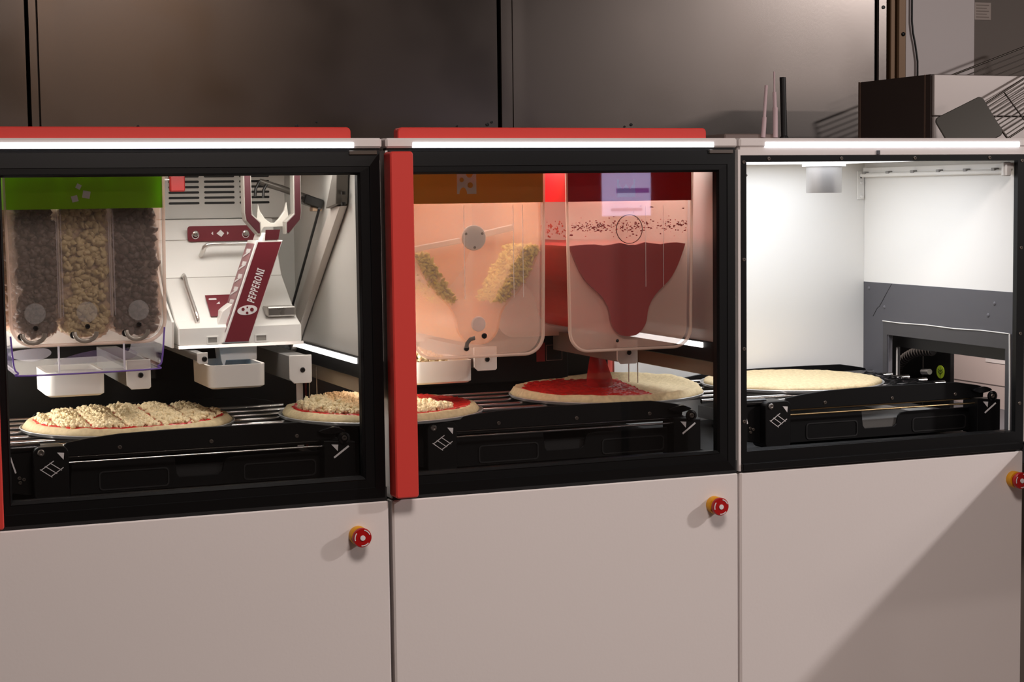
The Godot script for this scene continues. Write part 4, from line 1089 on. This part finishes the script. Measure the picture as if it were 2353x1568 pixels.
func bay_three() -> void:
	var s := thing("ceiling_sensor", "brushed steel cylinder sensor hanging from the ceiling of the white bay", "sensor", Vector3(0.956, 1.49, -0.3))
	part("cylinder", Sh.new().lathe([Vector2(0, 0), Vector2(0.0322, 0), Vector2(0.0330, 0.001), Vector2(0.0330, 0.05), Vector2(0, 0.05)], 40, Transform3D(Basis(), Vector3(0.956, 1.4925, -0.3))), mk(c8(165, 161, 158), 0.4, 0.7), s)
	part("flange", Sh.new().lathe([Vector2(0, 0), Vector2(0.0405, 0), Vector2(0.0405, 0.004), Vector2(0, 0.004)], 40, Transform3D(Basis(), Vector3(0.956, 1.5415, -0.3))), mk(c8(200, 196, 192), 0.4, 0.5), s)
	var r := thing("curtain_rail", "white tube rail clipped along the top of the bay's side wall", "rail", Vector3(1.155, 1.53, -0.25))
	part("tube", Sh.new().tube([Vector3(1.154, 1.5265, -0.478), Vector3(1.154, 1.5265, -0.022)], 0.0042, 12), M.white, r)
	part("back_strip", Sh.new().box(Vector3(1.158, 1.530, -0.48), Vector3(1.1662, 1.5415, -0.015), 0.001), M.white, r)
	for k in 6:
		part("clip", Sh.new().box(Vector3(1.148, 1.5285, -0.47 + k * 0.083), Vector3(1.160, 1.5335, -0.460 + k * 0.083), 0.001), mk(c8(150, 148, 146), 0.5), r)
	part("end_cap", Sh.new().box(Vector3(1.146, 1.518, -0.024), Vector3(1.162, 1.543, -0.014), 0.002), M.white, r)
	var br := thing("corner_bracket", "slim white bracket with two studs in the corner below the tube rail", "bracket", Vector3(1.15, 1.5, -0.487))
	part("strip", Sh.new().box(Vector3(1.150, 1.478, -0.4895), Vector3(1.166, 1.535, -0.487), 0.0006), M.white, br)
	part("stud", disc_z(Vector3(1.159, 1.511, -0.487), 0.0035, 0.004, 0.001, 12), M.white, br)
	part("stud", disc_z(Vector3(1.159, 1.484, -0.487), 0.0035, 0.004, 0.001, 12), M.white, br)
	part("stud", disc_z(Vector3(1.158, 1.522, -0.487), 0.0018, 0.001, 0.0, 10), M.black, br)
	var hk := thing("wall_hook", "small grey hook at the inner edge of the open black frame", "hook", Vector3(0.63, 1.535, -0.02))
	part("hook", Sh.new().tube([Vector3(0.6215, 1.5275, -0.014), Vector3(0.6265, 1.5265, -0.014), Vector3(0.6315, 1.5225, -0.014)], 0.0022, 6), mk(c8(130, 128, 126), 0.4, 0.5), hk)
	# beyond the opening
	var b := thing("control_board", "black upright board with a green leaf sticker beyond the side opening", "board", Vector3(1.3, 1.05, -0.48))
	part("board", Sh.new().box(Vector3(1.302, 1.0405, -0.66), Vector3(1.312, 1.26, -0.385), 0.001), M.black_satin, b)
	var leaf := PackedVector2Array()
	for k in 20:
		var a := TAU * k / 20
		leaf.append(Vector2(-0.417 + cos(a) * 0.0135, 1.1285 + sin(a) * 0.0128 + (0.001 if sin(a) > 0 else 0.0)))
	var ltf := Transform3D(Basis(Vector3(0, 0, 1), Vector3(0, 1, 0), Vector3(-1, 0, 0)), Vector3(1.302, 0, 0))
	part("leaf_sticker", Sh.new().prism(leaf, 0.0, 0.0006, 0, ltf), mk(c8(150, 176, 40), 0.5), b)
	var vein := Sh.new()
	for e in [[-0.417, 1.1165, -0.417, 1.139], [-0.417, 1.125, -0.425, 1.131], [-0.417, 1.125, -0.409, 1.131], [-0.417, 1.130, -0.424, 1.1355], [-0.417, 1.130, -0.410, 1.1355]]:
		vein.prism(bar2(Vector2(e[0], e[1]), Vector2(e[2], e[3]), 0.0013), 0.0006, 0.001, 0, ltf)
	part("leaf_veins", vein, mk(c8(60, 82, 20), 0.5), b)
	part("board_seam", Sh.new().box(Vector3(1.3012, 1.0405, -0.4785), Vector3(1.302, 1.195, -0.476)), mk(c8(70, 66, 64), 0.4), b)
	var hs := thing("corrugated_hose", "grey corrugated hose curving down behind the side opening", "hose", Vector3(1.27, 1.1, -0.5))
	var path := []
	for k in 60:
		var a := PI * 0.5 * k / 59.0
		path.append(Vector3(1.285, 1.108 + 0.064 * sin(a), -0.548 + 0.13 * (1 - cos(a))))
	for k in range(0, 59, 3):
		part("rib", Sh.new().tube([path[k], path[k + 1]], 0.0105, 12), mk(c8(84, 80, 77), 0.5), hs)
	var core := path.duplicate()
	part("core", Sh.new().tube(core, 0.0085, 12), M.black_rough, hs)
	part("fitting", Sh.new().tube([Vector3(1.285, 1.127, -0.455), Vector3(1.285, 1.129, -0.43)], 0.006, 10), M.alu, hs)
	var gb := thing("grey_box", "pinkish grey box with a small label beyond the side opening", "box", Vector3(1.5, 1.04, -0.45))
	part("box_body", Sh.new().box(Vector3(1.45, 1.0405, -0.66), Vector3(1.75, 1.26, -0.15), 0.002), mk(c8(205, 190, 187), 0.5), gb)
	part("paper_label", Sh.new().box(Vector3(1.4492, 1.1385, -0.468), Vector3(1.45, 1.1515, -0.40)), mk(c8(225, 218, 218), 0.5), gb)
	part("seam", Sh.new().box(Vector3(1.4494, 1.092, -0.655), Vector3(1.45, 1.0935, -0.16)), mk(c8(120, 110, 108), 0.5), gb)
	# unseen rack added beyond the machines: its low shelf throws the slanting shade on the third front panel
	var k := thing("added_side_rack", "unseen steel shelf rack added at the end of the machine row to cast shade", "rack", Vector3(1.6, 0, -0.1))
	part("lower_shelf", Sh.new().box(Vector3(1.190, 1.005, -0.7), Vector3(2.0, 1.045, 0.60), 0.002), M.grey, k)
	part("upper_shelf", Sh.new().box(Vector3(1.195, 1.565, -0.7), Vector3(2.0, 1.584, -0.03), 0.002), M.grey, k)
	var fill_bar := thing("added_fill_lamp", "slim fill lamp added under the upper shelf to brighten the box beyond the opening", "lamp", Vector3(1.235, 1.55, -0.32))  # lamp added only to brighten the grey box past the opening
	part("housing", Sh.new().box(Vector3(1.222, 1.556, -0.48), Vector3(1.248, 1.5648, -0.16), 0.001), M.white, fill_bar)
	part("diffuser", Sh.new().box(Vector3(1.225, 1.552, -0.475), Vector3(1.245, 1.5565, -0.165)), glow(c8(255, 240, 230), 1.5), fill_bar)
	for p in [[1.98, -0.68], [1.98, 0.58], [1.22, 0.58]]:
		part("post", Sh.new().box(Vector3(p[0] - 0.015, 0, p[1] - 0.015), Vector3(p[0] + 0.015, 1.005 if p[1] > 0 else 1.565, p[1] + 0.015), 0.002), M.grey, k)

# ---------------------------------------------------------------- conveyors
func conveyors() -> void:
	var names := ["black conveyor carrying the fully topped pizza", "black conveyor carrying the half-sauced pizza", "black conveyor carrying the bare dough in the open bay"]
	var offs := [-0.608, 0.0, 0.613]
	for i in 3:
		var x: float = offs[i]
		var t := thing("conveyor", names[i], "conveyor", Vector3(x + 0.3, 1.054, -0.28), "conveyors in the machine bays")
		for k in 7:
			var z := -0.106 - k * 0.0585
			part("roller", Sh.new().tube([Vector3(x + 0.012, 1.1325, z), Vector3(x + 0.560, 1.1325, z)], 0.0042, 8), M.rod, t)
		part("bed", Sh.new().box(Vector3(x + 0.02, 1.112, -0.47), Vector3(x + 0.555, 1.120, -0.095), 0.001), M.black_rough, t) if i < 2 else null
		# side guides with humped tops
		for g in 2:
			var z := -0.088 if g == 0 else -0.473
			var p := pv([0.134, 1.112, 0.548, 1.112, 0.550, 1.134, 0.548, 1.1385, 0.535, 1.1415, 0.49, 1.1490, 0.42, 1.1498, 0.30, 1.1500, 0.215, 1.1480, 0.17, 1.1440, 0.138, 1.1395, 0.134, 1.136])
			for q in p.size():
				p[q].x += x
				if p[q].y < 1.12 and g == 0:
					p[q].y = 1.1185
			part("guide", Sh.new().prism(p, z - 0.004, z, 0.0008), M.black_satin, t)
			if g == 0:
				for s in [0.215, 0.353, 0.487]:
					screw(Vector3(x + s, 1.1275, z), 0.0032, t, M.screw)
		# cross rods under the guide
		for r in [[1.1170, -0.096], [1.1095, -0.086]]:
			part("cross_rod", Sh.new().tube([Vector3(x + 0.14, r[0], r[1]), Vector3(x + 0.53, r[0], r[1])], 0.0018, 8), M.brass_rod if i == 2 else M.rod, t)
		# left end block
		part("end_block", Sh.new().prism(rrect(x + 0.088, 1.054, x + 0.138, 1.1365, 0.010), -0.12, -0.074, 0.0012), M.black_satin, t)
		part("end_plate", Sh.new().prism(pv([x + 0.02, 1.075, x + 0.09, 1.062, x + 0.09, 1.128, x + 0.02, 1.131]), -0.10, -0.094, 0.0008), M.black_satin, t)
		part("end_cover", Sh.new().tube([Vector3(x + 0.02, 1.1325, -0.098), Vector3(x + 0.1, 1.1335, -0.098)], 0.0075, 10), M.black_shine, t)
		screw(Vector3(x + 0.0985, 1.1285, -0.074), 0.0052, t, M.steel)
		for s in [[0.069, 1.090], [0.0755, 1.0875], [0.070, 1.083]]:
			screw(Vector3(x + s[0], s[1], -0.094), 0.0028, t, M.screw)
		part("print_mark", flat_z(bar2(Vector2(x + 0.057, 1.122), Vector2(x + 0.064, 1.098), 0.0022), -0.094), M.mark, t)
		part("print_mark", flat_z(pv([x + 0.1215, 1.1275, x + 0.1315, 1.1265, x + 0.1305, 1.1165]), -0.074), M.mark, t)
		for b in [[0.098, 1.103, 0.1165, 1.1155], [0.1115, 1.0925, 0.130, 1.1050], [0.0965, 1.1040, 0.1135, 1.0915], [0.1035, 1.1085, 0.1205, 1.0965], [0.1105, 1.1130, 0.1275, 1.1010]]:
			part("print_line", flat_z(bar2(Vector2(x + b[0], b[1]), Vector2(x + b[2], b[3]), 0.0011), -0.074), M.mark, t)
		# right end block with its pivot
		part("end_block", Sh.new().prism(pv([x + 0.527, 1.054, x + 0.577, 1.054, x + 0.577, 1.1145, x + 0.527, 1.1185]), -0.12, -0.076, 0.001), M.black_satin, t)
		part("pivot", Sh.new().lathe([Vector2(0, 0), Vector2(0.0095, 0), Vector2(0.0095, 0.004), Vector2(0.006, 0.005), Vector2(0.006, 0.002), Vector2(0, 0.002)], 20, Transform3D(FRONT, Vector3(x + 0.559, 1.1215, -0.078))), M.black_shine, t)
		screw(Vector3(x + 0.5595, 1.1215, -0.0755), 0.0045, t, M.screw)
		part("print_mark", flat_z(pv([x + 0.5385, 1.1125, x + 0.5495, 1.1115, x + 0.5485, 1.1015]), -0.076), M.mark, t)
		part("print_mark", flat_z(bar2(Vector2(x + 0.5425, 1.0915), Vector2(x + 0.5665, 1.1085), 0.0028), -0.076), M.mark, t)
		part("end_cover", Sh.new().prism(smooth2(pv([x + 0.520, 1.1335, x + 0.545, 1.139, x + 0.562, 1.133, x + 0.553, 1.129, x + 0.535, 1.1275]), true, 3), -0.10, -0.08, 0.0008), M.black_shine, t)
		# drop tray below, front with a cut-out
		var fr := pv([0.142, 1.058, 0.53, 1.058, 0.53, 1.1005, 0.395, 1.1005, 0.380, 1.0985, 0.375, 1.093, 0.372, 1.079, 0.366, 1.0745, 0.306, 1.0745, 0.302, 1.080, 0.299, 1.1075, 0.16, 1.1075, 0.145, 1.103])
		for q in fr.size():
			fr[q].x += x
		part("tray_front", Sh.new().prism(fr, -0.106, -0.102, 0.0008), M.black_satin, t)
		for e in [[0.185, 0.29, 1.062, 1.091], [0.405, 0.52, 1.062, 1.088]]:
			part("pull_rim", Sh.new().plate(rrect(x + e[0], e[2], x + e[1], e[3], 0.006), rrect(x + e[0] + 0.002, e[2] + 0.002, x + e[1] - 0.002, e[3] - 0.002, 0.005), -0.1025, -0.1005), M.black_rough, t)
		var speck := mk(c8(175, 172, 168), 0.4)
		tri_uv(speck, Vector3(24, 24, 24))
		speck.albedo_texture = noise_tex(0.16, 256, 2, false, 1.0, 0.1, 0.95, 15)
		part("tray_pan", Sh.new().box(Vector3(x + 0.150, 1.066, -0.44), Vector3(x + 0.52, 1.090, -0.1075), 0.001), speck if i == 2 else M.black_rough, t)
	# the open bay's belt end: shiny black wrap over the rollers, reflection patches below
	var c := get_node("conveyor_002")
	for k in 9:
		var sh := Sh.new()
		var z := -0.12 - k * 0.034
		var rows := 10
		var f := func(i: int, j: int) -> Vector3:
			return Vector3(1.035 + i * 0.0125, 1.1365 + 0.0035 * sin(i * 1.9 + k * 1.3) * sin(j * 1.4 + 0.4) - 0.004 * maxf(0.0, i - 8), z - j * 0.0062)
		for i in rows:
			for j in 4:
				sh.q(f.call(i, j), f.call(i + 1, j), f.call(i + 1, j + 1), f.call(i, j + 1), Vector3.UP, 1)
		part("belt_wrap", sh, M.black_shine, c)
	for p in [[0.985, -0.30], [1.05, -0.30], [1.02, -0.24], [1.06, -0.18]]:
		part("reflection_patch", Sh.new().box(Vector3(p[0], 1.0902, p[1] - 0.02), Vector3(p[0] + 0.05, 1.0915, p[1] + 0.03), 0.0004), M.white, c)  # white plates standing in for bright reflections under the rollers

# ---------------------------------------------------------------- pizzas
func crust_shape(c: Vector3, r: float, sd: int, rim: float, lift = null) -> Sh:
	var f := FastNoiseLite.new()
	f.seed = sd
	f.frequency = 1.2
	var sh := Sh.new()
	var n := 96
	var prof := [[0.0, 0.010], [0.3, 0.010], [0.55, 0.0098], [0.72, 0.010], [0.82, 0.0105], [0.88, 0.0105 + rim * 0.5], [0.925, 0.010 + rim], [0.96, 0.0095 + rim * 0.9], [0.985, 0.0075], [1.0, 0.0045], [0.99, 0.001], [0.95, 0.0]]
	var pt := func(i: int, k: int) -> Vector3:
		var a := TAU * (k % n) / n
		var wob := 1.0 + 0.022 * f.get_noise_2d(cos(a) * 1.2, sin(a) * 1.2) + 0.012 * f.get_noise_2d(cos(a) * 4.0 + 7, sin(a) * 4.0)
		var rr: float = r * prof[i][0] * wob
		var h: float = prof[i][1]
		if i > 3 and i < 9:
			h += 0.0022 * f.get_noise_2d(cos(a) * 3.0 + 20, sin(a) * 3.0 + i * 0.2)
		var p := Vector3(c.x + cos(a) * rr, c.y + h, c.z + sin(a) * rr)
		if lift != null:
			p.y += lift.call(cos(a) * rr, sin(a) * rr) * clampf(h / 0.01, 0, 1)
		p.y += 0.0012 * f.get_noise_2d(p.x * 40, p.z * 40) * clampf(h / 0.01, 0, 1)
		return p
	for i in prof.size() - 1:
		for k in n:
			var nn: Vector3 = Vector3.UP if i < 7 else pt.call(i, k) - c
			if i > 9:
				nn = Vector3.DOWN
			if i > 0:
				sh.t(pt.call(i, k), pt.call(i, k + 1), pt.call(i + 1, k + 1), nn, 1)
			sh.t(pt.call(i, k), pt.call(i + 1, k + 1), pt.call(i + 1, k), nn, 1)
	return sh

func sauce_shape(c: Vector3, r: float, sd: int, inside: Callable) -> Sh:
	var f := FastNoiseLite.new()
	f.seed = sd
	f.frequency = 1.0
	var sh := Sh.new()
	var s := 0.0028
	var n := int(r / s) + 1
	var h := func(i: int, j: int) -> Vector3:
		var x := i * s
		var z := j * s
		var y := 0.0022 + 0.0026 * f.get_noise_2d(x * 26, z * 330) + 0.0017 * f.get_noise_2d(x * 160, z * 190)
		var d := Vector2(x, z).length() / r
		y += 0.0025 * maxf(0.0, d - 0.82) / 0.1
		for e in [[0, 1], [1, 0], [0, -1], [-1, 0]]:
			if not inside.call((i + e[0] - 0.5) * s, (j + e[1] - 0.5) * s, f):
				y = -0.0004
		return Vector3(c.x + x, c.y + 0.0102 + y, c.z + z)
	for i in range(-n, n):
		for j in range(-n, n):
			if inside.call((i + 0.5) * s, (j + 0.5) * s, f):
				sh.q(h.call(i, j), h.call(i + 1, j), h.call(i + 1, j + 1), h.call(i, j + 1), Vector3.UP, 1)
	return sh

func pan_at(label: String, c: Vector3, r: float) -> void:
	var sh := Sh.new().lathe([Vector2(0, 0), Vector2(r * 0.97, 0), Vector2(r * 0.985, 0.0008), Vector2(r, 0.0052), Vector2(r * 0.993, 0.006), Vector2(r * 0.98, 0.0022), Vector2(r * 0.965, 0.0016), Vector2(0, 0.0016)], 72, Transform3D(Basis(), c))
	tag(part("pizza_pan", sh, M.alu), label, "pan", "round pans on the conveyors")

func pizzas() -> void:
	var y := 1.1369
	var on := 1.1388
	var edge := func(x: float, z: float, f: FastNoiseLite) -> float:
		# distance inside the sauce's scalloped edge; streaks run across
		var r := 0.150 + 0.006 * f.get_noise_2d(z * 300, 3.0) + 0.0025 * f.get_noise_2d(x * 220, z * 220)
		return r - Vector2(x, z).length()
	var curd := lump(17, 0.45)
	# fully topped
	var c1 := Vector3(-0.350, on, -0.261)
	pan_at("round aluminium pan under the fully topped pizza", Vector3(-0.350, y, -0.263), 0.168)
	var p1 := thing("pizza", "whole pizza covered in clumps of white cheese curds", "pizza", c1, "pizzas on the conveyors")
	part("crust", crust_shape(c1, 0.163, 2, 0.0035), M.crust, p1)
	part("sauce", sauce_shape(c1, 0.163, 2, func(x: float, z: float, f: FastNoiseLite) -> bool: return edge.call(x, z, f) > 0.0), M.sauce, p1)
	var cl := []
	var cn := FastNoiseLite.new()
	cn.seed = 77
	cn.frequency = 1.0
	while cl.size() < 4600:
		var x := rng.randf_range(-0.15, 0.15)
		var z := rng.randf_range(-0.15, 0.15)
		if Vector2(x, z).length() > 0.1425 + 0.008 * cn.get_noise_2d(x * 60, z * 60):
			continue
		var band := absf(sin((x + 0.02 + 0.12 * z * 0.3) * 62.0))      # dropped in rows across the pizza
		var band2 := 0.55 + 0.45 * cn.get_noise_2d(x * 45, z * 45)
		if band < 0.33 + 0.30 * cn.get_noise_2d(x * 50 + 9, z * 50) and rng.randf() < 0.93:
			continue
		var r := rng.randf_range(0.0024, 0.0040)
		cl.append(turned(Vector3(c1.x + x, c1.y + 0.0125 + rng.randf() * 0.0125 * band * band2, c1.z + z), Vector3(r * rng.randf_range(0.9, 1.25), r * 0.9, r)))
	stuff("cheese_curds", curd, M.cheese, cl, p1)
	# half topped with cheese
	var c2 := Vector3(0.061, on, -0.230)
	pan_at("round aluminium pan under the pizza half hidden by the red handle", Vector3(0.061, y, -0.230), 0.170)
	var p2 := thing("pizza", "pizza behind the tall red handle, cheese on one side and bare sauce on the other", "pizza", c2, "pizzas on the conveyors")
	part("crust", crust_shape(c2, 0.163, 6, 0.0035), M.crust, p2)
	part("sauce", sauce_shape(c2, 0.163, 6, func(x: float, z: float, f: FastNoiseLite) -> bool: return edge.call(x, z, f) > 0.0), M.sauce, p2)
	cl = []
	while cl.size() < 4000:
		var x := rng.randf_range(-0.15, 0.15)
		var z := rng.randf_range(-0.15, 0.15)
		if Vector2(x, z).length() > 0.134 + 0.008 * cn.get_noise_2d(x * 60 + 4, z * 60) or x > 0.044 + 0.42 * (z + 0.02) + 0.012 * cn.get_noise_2d(x * 40, z * 80):
			continue
		var hump := 0.5 + 0.6 * cn.get_noise_2d(x * 28 + 31, z * 28)
		var r := rng.randf_range(0.0025, 0.0042)
		cl.append(turned(Vector3(c2.x + x, c2.y + 0.0125 + rng.randf() * 0.015 * clampf(hump, 0.1, 1.0), c2.z + z), Vector3(r * rng.randf_range(0.9, 1.25), r * 0.9, r)))
	stuff("cheese_curds", curd, M.cheese, cl, p2)
	# half sauced
	var c3 := Vector3(0.506, on, -0.302)
	pan_at("round aluminium pan under the half-sauced dough", Vector3(0.506, y, -0.302), 0.175)
	var p3 := thing("pizza", "dough with streaks of red sauce over two thirds of it", "pizza", c3, "pizzas on the conveyors")
	part("crust", crust_shape(c3, 0.172, 12, 0.005, func(x: float, z: float) -> float:
		var d := Vector2(x, z).length() / 0.172
		var a := Vector2(x, z).angle()
		return 0.008 * smoothstep(0.72, 0.93, d) * smoothstep(0.4, 1.0, cos(a + 0.75))), M.crust, p3)
	part("sauce", sauce_shape(c3, 0.172, 12, func(x: float, z: float, f: FastNoiseLite) -> bool:
		var jag := 0.010 * f.get_noise_2d(z * 260, 11.0) + 0.004 * f.get_noise_2d(z * 700, 5.0)
		if x > 0.050 - 0.24 * z + 0.035 * maxf(0.0, z) + jag:
			return false
		var r := 0.1580 + 0.012 * f.get_noise_2d(floor(z * 90) * 3.1, 3.0) + 0.002 * f.get_noise_2d(x * 220, z * 220)
		return r > Vector2(x, z).length()), M.sauce, p3)
	# bare dough
	var c4 := Vector3(0.889, on, -0.304)
	pan_at("round aluminium pan under the bare dough in the open bay", Vector3(0.889, y, -0.304), 0.171)
	var p4 := thing("pizza", "plain pale pizza dough round in the open white bay", "pizza", c4, "pizzas on the conveyors")
	part("crust", crust_shape(c4, 0.165, 22, -0.0005), M.crust, p4)

# ---------------------------------------------------------------- on top of the machines
func on_top() -> void:
	var r := thing("router", "flat wireless router with two pale aerials on the third machine", "router", Vector3(0.75, 1.585, -0.2))
	part("router_case", Sh.new().box(Vector3(0.692, 1.588, -0.32), Vector3(0.802, 1.5985, -0.2), 0.002).box(Vector3(0.70, 1.5842, -0.31), Vector3(0.71, 1.588, -0.21)).box(Vector3(0.785, 1.5842, -0.31), Vector3(0.795, 1.588, -0.21)), mk(c8(120, 104, 98), 0.5), r)
	var am := mk(c8(205, 180, 184), 0.5)
	part("aerial", Sh.new().tube([Vector3(0.768, 1.592, -0.198), Vector3(0.7695, 1.612, -0.198), Vector3(0.7705, 1.628, -0.198)], 0.0042, 10).tube([Vector3(0.7705, 1.626, -0.198), Vector3(0.7745, 1.684, -0.198)], 0.0029, 10), am, r)
	part("aerial", Sh.new().tube([Vector3(0.793, 1.592, -0.198), Vector3(0.7925, 1.645, -0.198)], 0.0046, 10).tube([Vector3(0.7925, 1.644, -0.198), Vector3(0.791, 1.672, -0.198)], 0.0034, 10).tube([Vector3(0.791, 1.672, -0.198), Vector3(0.7905, 1.708, -0.198)], 0.0017, 8), am, r)
	var ba := thing("black_aerial", "thick black aerial standing beside the two pale ones", "aerial", Vector3(0.811, 1.585, -0.2))
	part("rod", Sh.new().tube([Vector3(0.812, 1.594, -0.2), Vector3(0.8115, 1.61, -0.2), Vector3(0.809, 1.695, -0.2), Vector3(0.809, 1.6985, -0.2)], 0.0055, 12), M.black, ba)
	part("foot", Sh.new().lathe([Vector2(0, 0), Vector2(0.01, 0), Vector2(0.009, 0.006), Vector2(0.005, 0.012), Vector2(0, 0.012)], 16, Transform3D(Basis(), Vector3(0.812, 1.5842, -0.2))), M.black, ba)
	# steel appliance box
	var b := thing("appliance_box", "boxy appliance with dark side and pale steel front on top of the row", "appliance", Vector3(1.3, 1.585, -0.32))
	part("case", Sh.new().box(Vector3(1.1256, 1.5845, -0.445), Vector3(1.62, 1.7085, -0.206), 0.001), mk(c8(52, 40, 36), 0.5), b)
	part("front_plate", Sh.new().box(Vector3(1.1295, 1.6325, -0.207), Vector3(1.62, 1.7075, -0.200), 0.001), mk(c8(188, 178, 174), 0.42, 0.3), b)
	part("lower_plate", Sh.new().box(Vector3(1.1295, 1.5845, -0.207), Vector3(1.62, 1.6305, -0.200), 0.001), mk(c8(196, 186, 182), 0.42, 0.3), b)
	part("side_edge", Sh.new().box(Vector3(1.1238, 1.5845, -0.445), Vector3(1.1258, 1.7085, -0.439)).box(Vector3(1.1238, 1.5845, -0.224), Vector3(1.1258, 1.7085, -0.2215)), mk(c8(120, 98, 86), 0.4, 0.5), b)
	# pan lid leaning on it
	var pl := part("steel_pan", Sh.new().prism(rrect(-0.056, -0.041, 0.056, 0.041, 0.010), -0.002, 0.002, 0.0012), mk(c8(84, 80, 75), 0.4, 0.6))
	pl.transform = Transform3D(Basis(Vector3(0, 0, 1), 0.40) * Basis(Vector3(1, 0, 0), -0.35), Vector3(1.152, 1.609, -0.125))
	tag(pl, "small rounded steel pan tilted against the boxy appliance", "pan")
	# wire racks
	rack("wire cooling rack leaning behind the boxy appliance, against the wall", Vector3(1.335, 1.7098, -0.52), Vector3(0.42, 0.142, 0.0), Vector3(0.035, -0.118, 0.0), 11, 0.60)
	rack("wire cooling rack leaning before the boxy appliance beside the steel pan", Vector3(1.205, 1.650, -0.155), Vector3(0.20, 0.098, -0.03), Vector3(0.040, -0.062, 0.02), 10, 0.25)
	# cable and paper on the wall
	tag(part("cable", Sh.new().tube([Vector3(1.433, 2.2, -0.715), Vector3(1.433, 1.86, -0.715), Vector3(1.436, 1.835, -0.715), Vector3(1.442, 1.81, -0.715), Vector3(1.448, 1.775, -0.715), Vector3(1.449, 1.62, -0.715)], 0.0022, 8), M.black), "black cable hanging down the pale grey wall panel", "cable")
	var n := thing("wall_notice", "small white printed notice stuck on the brown wall", "notice", Vector3(1.64, 1.89, -0.733))
	part("paper", Sh.new().box(Vector3(1.610, 1.870, -0.7345), Vector3(1.653, 1.908, -0.7335)), mk(c8(168, 154, 146), 0.7), n)
	for k in 5:
		part("print_line", flat_z(bar2(Vector2(1.614, 1.876 + k * 0.0065), Vector2(1.648 - 0.006 * (k % 2), 1.876 + k * 0.0065), 0.0022), -0.7335, 0.0003), mk(c8(128, 114, 106), 0.7), n)

func rack(label: String, o: Vector3, u: Vector3, v: Vector3, n: int, cross: float) -> void:
	var t := thing("wire_rack", label, "rack", o)
	var m := mk(c8(74, 66, 60), 0.4, 0.6)
	part("frame", Sh.new().tube([o, o + u], 0.0021, 8).tube([o + u, o + u + v], 0.0021, 8).tube([o + u + v, o + v], 0.0021, 8).tube([o + v, o], 0.0021, 8), m, t)
	for k in range(1, n):
		part("wire", Sh.new().tube([o + v * k / n, o + v * k / n + u], 0.0011, 6), m, t)
	part("cross_wire", Sh.new().tube([o + u * cross + Vector3(0, 0, 0.002), o + u * cross + v + Vector3(0, 0, 0.002)], 0.0014, 6), m, t)
